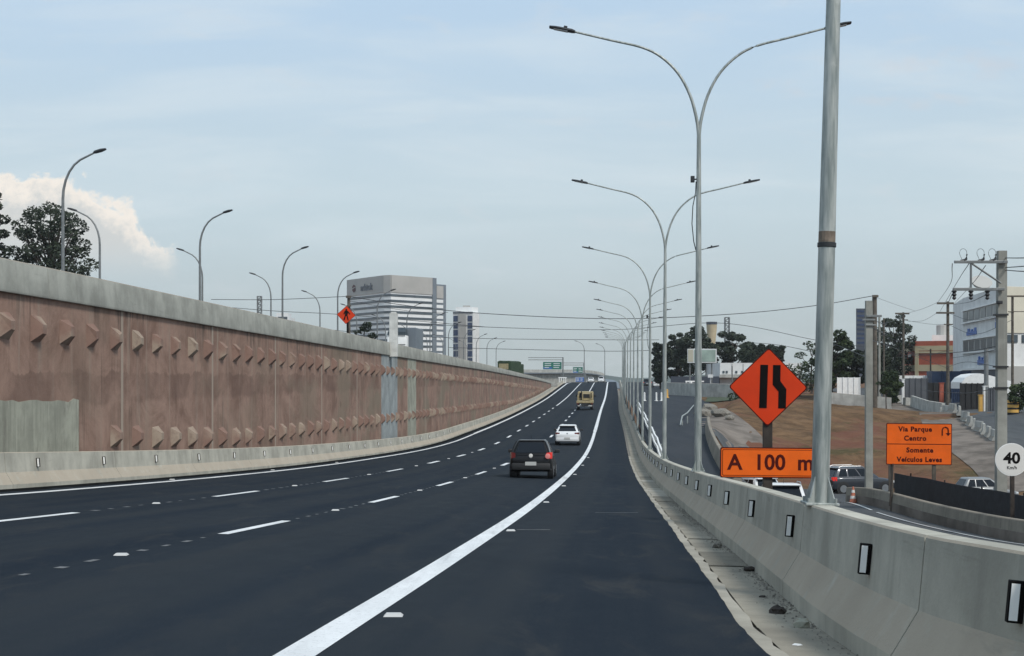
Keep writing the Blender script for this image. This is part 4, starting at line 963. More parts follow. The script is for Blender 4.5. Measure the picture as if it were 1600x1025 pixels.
m = MB(); m.lathe([(0, 0), (.075, 0), (.07, .018), (0, .024)], 18, Matrix.Translation((0, -1.86, .86)) @ Matrix.Rotation(R(90), 4, 'X')); m.build('badge', M['conewhite'], bc)
d = 106 + 2.1; car('hatchback', 'white hatchback driving ahead of the black hatchback', RP(d, -1.65), hd, slope(d), SEDH)
d = 402; c = RP(d, -4.6); car('hatchback', 'tiny white car at the crest of the carriageway', c, hd, 0, SEDH)
d = 398; car('hatchback', 'tiny white car at the crest just left of the solid line', RP(d, -1.8), hd, 0, dict(SEDH, H=1.6))
# cars on the low street
g = gp((1235 - 800) / F * 56, 56); car('suv', 'white SUV with a wide dark rear window, nearest under the distance plate', g + Vector((0, 2.1, -.40)), -.10, -.045, dict(SUV, tail=(.24, .10), tuck=.22))
g = gp((1206 - 800) / F * 76, 76); car('suv', 'white SUV turning left, half hidden behind the sign post', g + Vector((-.9, 2.0, .06)), .42, -.04, dict(SUV, tail=(.20, .14)))
g = gp((1341 - 800) / F * 91, 91); car('suv', 'dark grey SUV in side view left of the orange direction sign', g + Vector((0, 0, .06)), -1.32, 0, dict(SUV, m='cargrey', mm='cargrey', rims=1, r=.36))
g = gp((1540 - 800) / F * 91, 91); car('hatchback', 'silver hatchback in side view behind the black mesh fence', g + Vector((0, 0, .06)), -1.45, 0, dict(HATCH, m='carsilver', H=1.55, belt=.98, mm='trim', bump='carsilver'))
d = 288; car('hatchback', 'white car far up the ramp between the lamp poles', Vector((P(1027, 600, d).x, d, TZ(P(1027, 600, d).x, d) + .06)), hd, 0.01, dict(SEDH))
d = 290; car('hatchback', 'dark car far up the ramp left of the white one', Vector((P(1011, 600, d).x, d, TZ(P(1011, 600, d).x, d) + .06)), hd, 0.01, dict(SUV, m='cargrey'))
# flatbed truck on the carriageway
d = 198.5; tr = thing('flatbed_truck', 'beige flatbed truck loaded with a dark crate, far along the carriageway', 'truck', RP(d, -2.15), hd, None, slope(d))
m = MB(); m.box((0, 2.2, 1.55), (2.1, 1.7, 1.7), bev=.12); m.build('cab', M['gold'], tr, smooth=40)
m = MB(); m.quad((-.85, 1.34, 1.55), (.85, 1.34, 1.55), (.80, 1.34, 2.2), (-.80, 1.34, 2.2), th=.02); m.build('rear_window', M['glass'], tr)
m = MB(); m.box((0, -.6, 1.08), (2.25, 4.2, .28), bev=.03); m.build('flatbed', M['gold'], tr)
m = MB(); m.box((0, -.3, .75), (.9, 5.6, .25)); m.build('chassis', M['trim'], tr)
m = MB(); m.box((.15, -.4, 1.75), (1.1, 1.6, .95), bev=.04); m.build('crate_frame', M['gold'], tr); m = MB(); m.box((.2, -1.22, 1.85), (.85, .08, .5)); m.build('crate_opening', M['black'], tr)
m = MB(); m.box((-.55, 1.15, 1.8), (.14, .14, 1.25)); m.build('headboard_post', M['black'], tr)
m = MB(); m.tube([(.95, -2.5, 1.2), (.95, -2.5, 2.05), (.95, 1.1, 2.05), (.95, 1.1, 1.2)], .06, 6); m.tube([(-.95, -2.0, 1.2), (-.95, -2.0, 1.9), (-.95, 1.1, 1.9)], .06, 6); m.build('side_rail', M['gold'], tr)
m = MB(); m.box((0, -2.74, .58), (1.9, .10, .16), bev=.02); m.build('rear_bumper', M['plate'], tr)
for s in (-1, 1):
    m = MB(); m.box((s * .95, -2.72, .85), (.24, .06, .14)); m.build('tail_light', M['taildark'], tr)
    for y in (-1.6, 2.2): wheel(tr, s * .9, y, .42, .36 if y < 0 else .24, s)
    m = MB(); m.box((s * 1.25, 2.6, 1.8), (.18, .08, .36), bev=.03); m.build('mirror', M['trim'], tr)
# lorries on the upper road
d = 150; p = P(624, 530, d); lt = thing('lorry', 'white-fronted lorry passing behind the parapet beside the pale pillar', 'lorry', (p.x, d, UZ(d)), -.05)
m = MB(); m.box((.75, 4.2, 2.6), (1.7, 6.6, 3.6), bev=.05); m.build('cargo_box', M['bdark'], lt)
m = MB(); m.box((-.1, -.4, 2.1), (1.95, 1.9, 2.9), bev=.10); m.build('cab', M['white'], lt, smooth=40)
m = MB(); m.loft([[Vector((x, y, z)) for x, y in ((-1.0, -1.2), (.78, -1.2), (.78, .5), (-1.0, .5))] for z in (3.56, 3.9)] + [[Vector((x, y, 4.35)) for x, y in ((-.85, -.7), (.7, -.7), (.7, .5), (-.85, .5))]]); m.build('windscreen', M['bglass'], lt)
m = MB(); m.box((-1.15, -.9, 3.7), (.2, .15, .6), bev=.05); m.build('mirror', M['lens'], lt)
m = MB(); m.box((-.1, -1.37, 2.62), (1.75, .05, .05)); m.box((-.1, -1.37, 3.5), (1.75, .05, .05)); m.box((-.95, -1.37, 2.8), (.35, .06, .12)); m.build('grille_trim', M['trim'], lt)
for s in (-1, 1):
    m = MB(); m.box((s * 1.0, -1.37, .75), (.34, .06, .18)); m.build('headlight', M['trim'], lt)
    for y in (-.4, 6): wheel(lt, s * 1.0, y, .5, .3, s)
d = 230; p = P(799, 575, d); lg = thing('lorry', 'green-covered lorry with a beige tailgate behind the far end of the wall', 'lorry', (p.x - .3, d, UZ(d) + .1), -.30); lg.scale = (.9, .9, .9)
m = MB(); pr = [(-1.2, 1.1), (1.2, 1.1), (1.2, 2.95), (.7, 3.12), (-.1, 3.0), (-.7, 3.15), (-1.2, 3.0)]
m.loft([[Vector((x, y, z)) for x, z in pr] for y in (-3, 0, 3)]); m.build('canvas_cover', M['truckgreen'], lg)
m = MB(); m.box((-.1, -3.03, 2.15), (1.7, .06, .95)); m.build('tailgate', M['gold'], lg)
m = MB(); m.box((0, 4.2, 1.6), (2.2, 1.7, 2.0), bev=.12); m.build('cab', M['truckgreen'], lg)
m = MB(); m.box((0, .6, .85), (1.2, 7.6, .4)); m.build('chassis', M['trim'], lg)
for s in (-1, 1):
    for y in (-2, 4.2): wheel(lg, s * .95, y, .48, .34, s)
d = 150; p = P(659, 545, 172); car('hatchback', 'white car roof just showing behind the parapet right of the lorry', (p.x, 172, UZ(172) + .02), -.05, 0, dict(SEDH, H=1.75, belt=1.15))
# ------------------------------------------------------------------ trees
def leafmass(m, clumps, n, size, rr):
    """many small leaf sprays through a set of clumps (centre, radii)"""
    tot = sum(r.x * r.y + r.z * r.x for c, r in clumps)
    for c, r in clumps:
        for i in range(max(6, int(n * (r.x * r.y + r.z * r.x) / tot))):
            while True:
                q = Vector((rr.uniform(-1, 1), rr.uniform(-1, 1), rr.uniform(-1, 1)))
                if .12 < q.length < 1: break
            q = q * (q.length ** -.35)
            p = c + Vector((q.x * r.x, q.y * r.y, q.z * r.z)); s = size * rr.uniform(.55, 1.35)
            a = Vector((rr.gauss(0, 1), rr.gauss(0, 1), rr.gauss(0, .6))).normalized(); b = a.cross(Vector((rr.gauss(0, 1), rr.gauss(0, 1), rr.gauss(0, 1)))).normalized()
            m.add([p - a * s, p + b * s * .45, p + a * s, p - b * s * .45], [(0, 1, 2, 3)])
def tree(label, base, h, w, seed, n=2600, leaf='leaf', cat='tree', shape='round', trunk=None, size=None, group=None, nclump=16, low=.28):
    rr = random.Random(seed); root = thing('tree', label, cat, base, rr.uniform(0, 6), group)
    m = MB(); tr = trunk or h * .022; fork = h * (low + .08)
    m.tube([(0, 0, -.3), (.02 * h, 0, fork * .5), (0, .01 * h, fork), (.02 * h, 0, h * .75)], [tr * 1.3, tr, tr * .85, tr * .25], 8)
    cl = []
    if shape == 'crown':
        tries = 0; zc, zr = h * (low + 1) / 2, h * (1 - low) / 2
        while len(cl) < nclump and tries < 4000:
            tries += 1; q = Vector((rr.uniform(-1, 1), rr.uniform(-1, 1), rr.uniform(-1, 1)))
            if q.length > 1 or q.length < .25: continue
            s = w * rr.uniform(.07, .125); c = Vector((q.x * (w / 2 - s), q.y * (w / 2 - s), zc + q.z * (zr - s * .7)))
            if any((c - o).length < (s + r.x) * .84 for o, r in cl): continue
            cl.append((c, Vector((s * 1.2, s * 1.2, s * .78))))
            st = Vector((0, 0, max(fork * .7, c.z - h * .25))); m.tube([st, st.lerp(c, .5) + Vector((0, 0, -.02 * h)), c], [tr * .42, tr * .28, tr * .08], 5)
        nclump = 0
    for i in range(nclump):
        t = (i + .5) / nclump; z = h * (low + (1 - low) * (t ** .8) * .93)
        f_ = {'round': math.sin(math.pi * min(1, max(.12, (z / h - low * .7) / (1 - low * .7)) ) * .86 + .15), 'tall': .9 - .5 * abs(z / h - .55), 'cone': 1.1 - z / h, 'flat': .55 + .5 * z / h}[shape]
        a = i * 2.4 + rr.uniform(-.5, .5); rad = w / 2 * max(.12, f_) * rr.uniform(.35, .78)
        c = Vector((math.cos(a) * rad, math.sin(a) * rad, z)); s = w * rr.uniform(.10, .185) * (1.1 if shape != 'tall' else .95)
        cl.append((c, Vector((s * 1.15, s * 1.15, s * rr.uniform(.55, .85)))))
        st = Vector((0, 0, max(fork * .7, z - h * .22))); m.tube([st, st.lerp(c, .5) + Vector((0, 0, -.02 * h)), c], [tr * .42, tr * .28, tr * .08], 5)
    m.build('trunk', M['bark'], root, smooth=True)
    m = MB(); leafmass(m, cl, n, size or w * .030, rr)
    m.build('crown', M[leaf], root); return root
def tb(px, d, z): return Vector(((px - 800) / F * d, d, z))
# big trees behind the upper road
tree('big dark spreading tree behind the first two lamps of the upper road', tb(82, 150, 1.0), 17.4, 9.2, 21, 9000, shape='crown', nclump=58, low=.30, size=.20)
tree('dark tree cut off by the left edge of the photo', tb(-38, 150, 1.0), 19.4, 7.6, 22, 8000, shape='crown', nclump=45, low=.35, size=.22)
tree('small leafy shrub showing above the parapet right of the small diamond sign', tb(568, 130, UZ(130)), 4.1, 2.6, 23, 500, nclump=7, size=.16)
# trees behind the ramp
GZ = lambda px, d: TZ((px - 800) / F * d, d) if d < 410 else -2.0
for i, (px, d, top, wpx, shp, lab) in enumerate([
    (1033, 262, 532, 34, 'tall', 'narrow dark tree at the left end of the clump beyond the ramp'),
    (1058, 268, 518, 40, 'crown', 'loose dark tree standing second from the left in the clump beyond the ramp'),
    (1089, 255, 506, 62, 'crown', 'broad tall dark tree directly behind the pale billboard'),
    (1144, 258, 512, 58, 'crown', 'tall open-crowned tree right of the water tower'),
    (1172, 250, 536, 34, 'round', 'lower tree behind the white factory hall'),
    (1196, 245, 536, 26, 'tall', 'dark tree showing behind the left upper edge of the lane-narrows sign'),
    (1216, 250, 538, 22, 'tall', 'slender tree peeking out right of the lane-narrows sign tip')]):
    s_ = F / d; top_z = (HY - top) / s_; zb = GZ(px, d)
    tree(lab, tb(px, d, zb), top_z - zb, wpx / s_ * 1.25, 40 + i, 5500, shape=shp, nclump=30, low=.15, size=.28)
for i, (px, d, top, wpx, shp, lf, lab) in enumerate([
    (1300, 185, 507, 74, 'crown', 'leaf2', 'ragged green tree just right of the nearest lamp pole'),
    (1334, 188, 530, 66, 'crown', 'leaf', 'dark bushy tree left of the first concrete utility pole'),
    (1398, 225, 485, 78, 'crown', 'leaf', 'large dark round tree behind the red brick building corner'),
    (1372, 182, 540, 50, 'round', 'leaf', 'dark dense tree directly behind the two utility poles'),
    (1393, 168, 580, 28, 'round', 'leaf2', 'green bushy tree left of the grey sheet fence')]):
    s_ = F / d; zb = GZ(px, d); top_z = (HY - top) / s_
    tree(lab, tb(px, d, zb), top_z - zb, wpx / s_ * 1.1, 60 + i, 6000, leaf=lf, shape=shp, nclump=34, low=.12, size=.22)
d = 140; tree('young tree with a thin stem standing on the brown bank', tb(1385, d, TZ(P(1385, 0, d).x, d)), 3.6, 2.0, 71, 500, leaf='leaf2', nclump=9, low=.42, trunk=.05, size=.16)
for i, (px, d, h_, w_, lab) in enumerate([(1165, 170, 1.4, 4.5, 'low dark shrub at the top of the bank left of the diamond sign'), (1250, 190, 4.5, 5, 'green shrubs behind the right corner of the diamond sign'), (1268, 200, 7.5, 5, 'dark tree between the diamond sign and the nearest lamp pole'), (1593, 130, 2.6, 2.4, 'dark green bush beside the yellow and black barrel')]):
    tree(lab, tb(px, d, GZ(px, d)), h_, w_, 80 + i, 900, leaf='leaf2', nclump=10, low=.1, size=.2, cat='shrub' if 'shrub' in lab or 'bush' in lab else 'tree')

# ------------------------------------------------------------------ buildings
def poly_wall(m, pts, z0, z1, inset=0.0):
    n = len(pts); m.add([(x, y, z0) for x, y in pts] + [(x, y, z1) for x, y in pts], [(i, (i + 1) % n, n + (i + 1) % n, n + i) for i in range(n)] + [tuple(range(n))[::-1], tuple(range(n, 2 * n))])
def facepanel(m, a, b, z0, z1, th=.15, u0=0.0, u1=1.0):
    """panel on the wall running a->b (seen with a at left), proud of it"""
    A = Vector((a[0], a[1])); B = Vector((b[0], b[1])); p, q = A.lerp(B, u0), A.lerp(B, u1)
    m.quad((p.x, p.y, z0), (q.x, q.y, z0), (q.x, q.y, z1), (p.x, p.y, z1), th)
# office block with striped facade
s_ = F / 900; d0 = 900
def bx(px, d): return ((px - 800) / F * d, d)
Af, Bf, B2, Cf = bx(543, 948), bx(600, 903), bx(611, 900), bx(675, 926)
Df, D2, D3, D4 = bx(681, 929), bx(682, 945), bx(692, 950), bx(697, 953)
ob = thing('office_building', 'tall grey office block with dark window bands and a sign on its top corner', 'office building', (B2[0], 910, -6))
zt = lambda y, d: (HY - y) / F * d
roof = zt(431, 902); m = MB(); poly_wall(m, [Af, Bf, B2, Cf, Df, (Df[0] - 5, 985), (Af[0] + 8, 1000)], -6, roof); m.build('wall', M['bside'], ob, world=True)
m = MB(); poly_wall(m, [D2, D3, D4, (D4[0] - 3, 985), (D2[0], 985)], -6, zt(444, 945)); m.build('side_wing', M['bdark'], ob, world=True)
m = MB()
for a, b in ((Af, Bf), (Bf, B2), (B2, Cf)): facepanel(m, a, b, zt(457, 902), roof + .4, .5)
m.build('roof_parapet', M['bgrey'], ob, world=True)
m = MB(); facepanel(m, Cf, Df, -6, roof + .4, .6); m.build('corner_strip', M['bdark'], ob, world=True)
for k_ in range(13):
    zc_ = zt(459.5, 902) - k_ * 3.43; m = MB()
    for a, b in ((Af, Bf), (Bf, B2), (B2, Cf)): facepanel(m, a, b, zc_ - 1.45, zc_, .22)
    m.build('window_band', M['bglass'], ob, world=True)
    m = MB(); facepanel(m, D2, D3, zc_ - 3.0, zc_ - 1.0, .3); m.build('wing_spandrel', M['bside'], ob, world=True)
m = MB(); facepanel(m, D2, D3, zt(466, 945), zt(446.5, 945), .5); m.build('wing_panel', M['bgrey'], ob, world=True)
va = Vector((Bf[0] - Af[0], Bf[1] - Af[1], 0)); ang = math.atan2(va.y, va.x)
def on_left(u, z, off=.75): q = Vector(Af).lerp(Vector(Bf), u); nn = Vector((va.y, -va.x, 0)).normalized(); return Matrix.Translation(Vector((q.x, q.y, z)) + nn * off - ob.location) @ Matrix.Rotation(ang, 4, 'Z') @ FRONT
text('arktok', 6.0, on_left(.56, zt(449.5, 925)), M['slate'], ob, 'wall_lettering', bold=.16, ext=.15, sx=1.05)
m = MB(); Tm = on_left(.215, zt(450.5, 935)); m.prism([(1.9 * math.cos(a) * 1.25, 2.5 * math.sin(a)) for a in (2 * math.pi * i / 6 + .52 for i in range(6))], .3, Tm); m.build('wall_emblem', M['signbrown'], ob)
m = MB(); m.prism([(-2.2, -.45), (2.2, .5), (2.2, 1.0), (-2.2, .05)], .45, Tm); m.build('emblem_stripe', M['bgrey'], ob)
# slim tower right of it
t2 = thing('tower_block', 'slim white tower with two columns of dark blue windows right of the striped office block', 'tower', ((728 - 800) / F * 1000, 1000, -6))
A2, B2_, C2 = bx(708, 1000), bx(739, 996), bx(748.5, 1006)
m = MB(); poly_wall(m, [A2, B2_, C2, (C2[0], 1020), (A2[0], 1020)], -6, zt(488, 1000)); m.build('wall', M['whitepaint'], t2, world=True)
m = MB(); poly_wall(m, [bx(712, 1003), bx(737, 1002), bx(747, 1008), (C2[0] - 1, 1018), (A2[0] + 2, 1018)], zt(488, 1000), zt(479.5, 1000)); m.build('penthouse', M['bside'], t2, world=True)
m = MB(); m.box(((729 - 800) / F * 1008, 1008, zt(478, 1000)), (5, 4, 1.2)); m.build('roof_plant', M['bgrey'], t2, world=True)
m = MB(); facepanel(m, A2, B2_, zt(489.5, 1000), zt(487.5, 1000), .5); m.build('cornice', M['slate'], t2, world=True)
m = MB(); facepanel(m, A2, B2_, -6, zt(490, 1000), .35, .27, .66); m.build('middle_panel', M['bgrey'], t2, world=True)
for k_ in range(7):
    z1 = zt(493.5, 1000) - k_ * 4.75
    for u0, u1 in ((.02, .24), (.74, .97)): m = MB(); facepanel(m, A2, B2_, z1 - 3.9, z1, .3, u0, u1); m.build('window', M['blueglass'], t2, world=True)
for px0, px1, py, d, lab in ((404, 450, 493, 620, 'low white flat-roofed building far behind the upper road lamps'),):
    a, b = bx(px0, d), bx(px1, d); o = thing('low_building', lab, 'building', (a[0], d, -4))
    m = MB(); poly_wall(m, [a, b, (b[0], d + 20), (a[0], d + 20)], -4, zt(py + 2, d)); m.build('wall', M['whitepaint'], o, world=True)
    m = MB(); poly_wall(m, [bx(432, d - .5), bx(451, d - .5), (b[0], d + 10), bx(432, d + 10)], -4, zt(py - 4, d)); m.build('wing', M['bside'], o, world=True)
    m = MB(); facepanel(m, bx(434, d - .5), bx(449, d - .5), zt(500, d), zt(495, d), .15); m.build('window_band', M['bglass'], o, world=True)
def lattice(px, y0, y1, w_, d, lab):
    z1 = zt(y0, d); z0 = zt(y1, d); hw = w_ / F * d / 2; x = (px - 800) / F * d; o = MB()
    for i in (-1, 1):
        for j in (-1, 1): o.tube([(x + i * hw, d + j * hw, z0), (x + i * hw, d + j * hw, z1)], .22, 4)
    n = max(3, int((z1 - z0) / (hw * 2))); st = (z1 - z0) / n
    for k_ in range(n + 1):
        z = z0 + k_ * st
        for j in (-1, 1):
            o.tube([(x - hw, d + j * hw, z), (x + hw, d + j * hw, z)], .14, 4); o.tube([(x + j * hw, d - hw, z), (x + j * hw, d + hw, z)], .14, 4)
            if k_ < n: o.tube([(x - hw, d + j * hw, z), (x + hw, d + j * hw, z + st)], .10, 4)
    o.tube([(x - hw * 4, d, z0 + (z1 - z0) * .45), (x + hw * 4, d, z0 + (z1 - z0) * .45)], .16, 4)
    return tag(o.build('lattice_tower', M['lampgrey'], base=(x, d, z0)), lab, 'tower')
lattice(405.5, 463, 520, 6, 600, 'small steel lattice tower above the parapet left of the left-pointing lamp')
lattice(1136, 496, 600, 6.5, 560, 'small steel lattice tower rising above the trees right of the water tower')
# water tower
d = 540; x = (1112 - 800) / F * d; q = F / d
wt_ = thing('water_tower', 'cream cylindrical water tower with a dark cap above the trees', 'water tower', (x, d, -3))
m = MB(); m.lathe([(1.3, -3), (1.3, zt(540, d) ), (1.9, zt(512.5, d)), (1.9, zt(507, d))], 20, Matrix.Translation((x, d, 0))); m.build('tank', M['cream'], wt_, world=True, smooth=30)
m = MB(); m.lathe([(2.0, zt(507, d)), (2.0, zt(503, d)), (0, zt(502.5, d))], 20, Matrix.Translation((x, d, 0))); m.build('cap', M['slate'], wt_, world=True, smooth=30)
# white factory hall and small tower beside the lane sign
d = 236; fh = thing('factory_hall', 'white factory hall with a few small openings partly hidden by the lane-narrows sign', 'building', (P(1150, 0, d).x, d, GZ(1150, d)))
a, b = bx(1125, d), bx(1252, d); m = MB(); poly_wall(m, [a, b, (b[0], d + 18), (a[0], d + 18)], -2.5, zt(567, d)); m.build('wall', M['whitepaint'], fh, world=True)
m = MB(); poly_wall(m, [bx(1124, d - 1.2), bx(1253, d - 1.2), (b[0], d), (a[0], d)], zt(590, d), zt(585, d)); m.build('canopy', M['concrete_pale'], fh, world=True)
for px in (1129, 1134, 1149, 1158, 1170, 1188): m = MB(); facepanel(m, bx(px, d), bx(px + 3, d), zt(583, d), zt(579.5, d), .12); m.build('window', M['bglass'], fh, world=True)
for px in (1143.5, 1161): m = MB(); facepanel(m, bx(px, d), bx(px + .8, d), zt(588, d), zt(568, d), .10); m.build('downpipe', M['bgrey'], fh, world=True)
d = 280; st = MB(); poly_wall(st, [bx(1179, d), bx(1193, d), bx(1193, d + 5), bx(1179, d + 5)], -2, zt(545, d)); tag(st.build('stair_tower', M['cream'], base=(P(1186, 0, d).x, d, -2)), 'small cream tower rising behind the white factory hall left of the diamond sign', 'tower')
# billboard
d = 222; bb = thing('billboard', 'pale green-grey billboard on thin posts in front of the dark trees', 'billboard', (P(1097, 0, d).x, d, GZ(1097, d)))
m = MB(); facepanel(m, bx(1074, d), bx(1119.5, d), zt(567, d), zt(545, d), .25); m.build('frame', M['lens'], bb, world=True)
m = MB(); facepanel(m, bx(1075.2, d - .26), bx(1083, d - .26), zt(565.2, d), zt(546.2, d), .04); m.build('side_panel', mat('billboard_cream', (.42, .40, .32), rough=.7), bb, world=True)
m = MB(); facepanel(m, bx(1084.5, d - .26), bx(1118, d - .26), zt(565.2, d), zt(546.8, d), .04); m.build('main_panel', mat('billboard_green', (.26, .34, .30), rough=.7, var=.2, vs=.6), bb, world=True)
for px in (1078, 1092, 1112): m = MB(); m.tube([P(px, 566, d + .3), Vector((P(px, 0, d).x, d + .3, GZ(px, d) - .2))], .12, 6); m.build('post', M['lampgrey'], bb, world=True)
m = MB(); facepanel(m, bx(1106, 218), bx(1114, 218), zt(590, 218), zt(585, 218), .1); m.tube([P(1110, 589, 218.2), P(1110, 612, 218.2)], .05, 6); tag(m.build('shop_sign', M['lens'], base=P(1110, 612, 218)), 'small pale sign glowing in the dark under the billboard', 'sign')
d = 215; kd = thing('site_hut', 'dark open shed under the trees below the billboard', 'hut', (P(1100, 0, d).x, d, GZ(1100, d)))
m = MB(); poly_wall(m, [bx(1048, d + 14), bx(1124, d + 14), bx(1124, d + 22), bx(1048, d + 22)], -3, zt(588, d)); m.build('wall', M['slate'], kd, world=True)
m = MB(); poly_wall(m, [bx(1071, d), bx(1100, d), bx(1100, d + 3), bx(1071, d + 3)], zt(597, d), zt(595, d)); m.tube([P(1072, 596, d), P(1072, 606, d)], .08, 6); m.tube([P(1079, 596, d), P(1079, 606, d)], .25, 6); m.build('shelter_roof', M['white'], kd, world=True)
# dark tower behind
d = 420; dtw = thing('tower_block', 'dark slate high-rise behind the trees left of the concrete utility pole', 'tower', (P(1345, 0, d).x, d, -4))
m = MB(); poly_wall(m, [bx(1337.5, d), bx(1352, d), bx(1352, d + 3), bx(1337.5, d + 3)], -4, zt(482, d)); m.build('wall', M['slate'], dtw, world=True)
for k_ in range(8): m = MB(); facepanel(m, bx(1338, d), bx(1351.5, d), zt(488 + k_ * 7, d), zt(485 + k_ * 7, d), .08, .08, .92); m.build('window_band', M['blueglass'], dtw, world=True)
# red brick building
d = 222; rb_ = thing('brick_building', 'red brick building with cream bands and corner pier behind the grey fence', 'building', (P(1450, 0, d).x, d, GZ(1450, d)))
a0, a, b = bx(1402, d + 24), bx(1430, d), bx(1512, d - 4)
m = MB(); poly_wall(m, [a0, a, b, (b[0], d + 30), (a0[0] + 3, d + 34)], -3, zt(533, d)); m.build('wall', M['brick'], rb_, world=True)
m = MB()
for p_, q_ in ((a0, a), (a, b)):
    facepanel(m, p_, q_, zt(548, d), zt(540.5, d), .12); facepanel(m, p_, q_, zt(580, d), zt(570, d), .12)
facepanel(m, a, b, -3, zt(545, d), .16, 0, .07); m.build('cream_band', M['cream'], rb_, world=True)
m = MB(); facepanel(m, a, b, zt(552, d), zt(549, d), .2); m.build('string_course', M['cream'], rb_, world=True)
for u0 in (.18, .42, .66): m = MB(); facepanel(m, a0, a, zt(562, d), zt(553, d), .1, u0, u0 + .16); m.build('window', M['bglass'], rb_, world=True)
m = MB(); poly_wall(m, [bx(1456, d + 8), bx(1500, d + 8), bx(1500, d + 20), bx(1456, d + 20)], zt(533, d), zt(521, d)); m.build('roof_housing', M['whitepaint'], rb_, world=True)
m = MB(); m.lathe([(.9, zt(521, d)), (.9, zt(504, d)), (.0, zt(502, d))], 12, Matrix.Translation((P(1472, 0, d + 12).x, d + 12, 0))); m.build('roof_tank', M['bgrey'], rb_, world=True)
# white commercial building at the right edge
d = 172; wb_ = thing('white_building', 'white multi-storey building with blue wall logos and grey window bands at the right edge', 'building', (P(1550, 0, d).x, d, GZ(1550, d)))
a, b, c_ = bx(1505, d + 26), bx(1566, d), bx(1680, d + 4)
m = MB(); poly_wall(m, [a, b, c_, (c_[0], d + 40), (a[0] + 4, d + 44)], -3, zt(447, d)); m.build('wall', M['whitepaint'], wb_, world=True)
m = MB(); facepanel(m, b, c_, zt(520, d), zt(447.5, d), .15); m.build('front_panel', M['palecream'], wb_, world=True); 
wb_.children and None
for (y0, y1) in ((472, 492), (524, 545)):
    m = MB(); facepanel(m, a, b, zt(y1, d), zt(y0, d), .12, .02, .98); m.build('window_band', M['bgrey'], wb_, world=True)
    for k_ in range(6): m = MB(); facepanel(m, a, b, zt(y1 - 2, d), zt(y0 + 2, d), .16, .04 + k_ * .158, .04 + k_ * .158 + .12); m.build('window', M['bglass'], wb_, world=True)
    m = MB(); facepanel(m, a, b, zt(y1 + 2.5, d), zt(y1, d), .35); facepanel(m, a, b, zt(y0, d), zt(y0 - 2, d), .3); m.build('ledge', M['white'], wb_, world=True)
for (u0, u1, y0, y1) in ((.12, .38, 504, 516), (.86, .97, 494, 511), (.42, .62, 554, 568)):
    m = MB(); facepanel(m, a, b, zt(y1, d), zt(y0 + (y1 - y0) * .45, d), .13, u0, u1)
    for k_ in range(3): uu = u0 + (u1 - u0) * (.1 + .35 * k_); facepanel(m, a, b, zt(y0 + 6, d), zt(y0 + (2 if k_ == 1 else 0), d), .13, uu, uu + (u1 - u0) * .18)
    m.build('wall_logo', M['blue'], wb_, world=True)
m = MB(); facepanel(m, a, b, zt(596, d), zt(576, d), .14); m.build('ground_floor', M['slate'], wb_, world=True)
m = MB(); facepanel(m, a, b, zt(577, d), zt(573.5, d), .4); m.build('ledge', M['white'], wb_, world=True)
for k_ in range(4): m = MB(); facepanel(m, b, c_, zt(535, d), zt(523, d), .12, .04 + k_ * .22, .2 + k_ * .22); m.build('window', M['bglass'], wb_, world=True)
m = MB(); facepanel(m, b, c_, zt(600, d), zt(572, d), .14); m.build('ground_floor', M['bgrey'], wb_, world=True)
m = MB(); m.lathe([(.05, 0), (1.1, .5), (1.3, .9)], 14, Matrix.Translation(((1532 - 800) / F * (d + 12), d + 12, zt(446, d) + .5)) @ Matrix.Rotation(R(40), 4, 'X')); m.build('roof_dish', M['bgrey'], wb_, world=True)
# awning hall / white covered vehicle shelter in front, dark gates, grey fence, blue skip
d = 160
m = MB(); sec = []
for i in range(9):
    t = i / 8; sec.append([P(1500 + 62 * t, 0, d)])
pr = [(0.2, -1.2), (.2, -.5), (.6, .0), (1.3, .35), (2.2, .45), (3.2, .25), (5.6, -.4), (5.6, -1.2)]
x0 = P(1500, 0, d).x; m.prism([(x0 + x, z) for x, z in pr], 4, Matrix.Translation((0, d + 4, 0)) @ FRONT); sh = tag(m.build('canopy_tent', M['white'], base=(x0 + 3, d, -2.5)), 'white round-topped canopy behind the black gate', 'canopy')
def slab(name, mt, px0, px1, y0, y1, d, lab, cat, th=.25, parts=()):
    a, b = P(px0, y1, d), P(px1, y1, d); zb = min(GZ(px0, d), a.z); o = thing(name, lab, cat, ((a.x + b.x) / 2, d, zb))
    m = MB(); m.box(((a.x + b.x) / 2, d, (zt(y0, d) + zb) / 2), (b.x - a.x, th, zt(y0, d) - zb), bev=.02); m.build('panel', mt, o, world=True)
    for i in range(5): xx = a.x + (b.x - a.x) * i / 4; m = MB(); m.box((xx, d - th / 2 - .05, (zt(y0, d) + zb) / 2), (.10, .08, zt(y0, d) - zb + .1)); m.build('post', mt, o, world=True)
    return o
slab('sheet_fence', M['fencegrey'], 1386, 1410, 592, 622, 176, 'dark grey sheet-metal fence left of the pale post', 'fence')
slab('sheet_fence', M['fencegrey'], 1412, 1449, 591, 624, 174, 'grey sheet-metal fence right of the pale post', 'fence')
slab('metal_gate', M['black'], 1450, 1484, 598, 627, 170, 'black metal gate beside the brick gate pier', 'gate')
slab('metal_gate', M['black'], 1500, 1536, 599, 631, 158, 'wide black sheet gate under the white canopy', 'gate')
slab('metal_gate', M['navy'], 1487, 1499, 600, 628, 168, 'narrow dark gate between the timber pole and the wide black gate', 'gate')
slab('navy_container', M['navy'], 1452, 1512, 580, 602, 182, 'navy blue container behind the black gates', 'container', th=2.4)
slab('sheet_fence', M['fencegrey'], 1544, 1560, 606, 635, 148, 'short grey fence panel right of the white gate post', 'fence')
slab('white_cabin', M['white'], 1392, 1456, 587, 600, 184, 'white vehicle roofs showing over the grey fence', 'cabin', th=2.2)
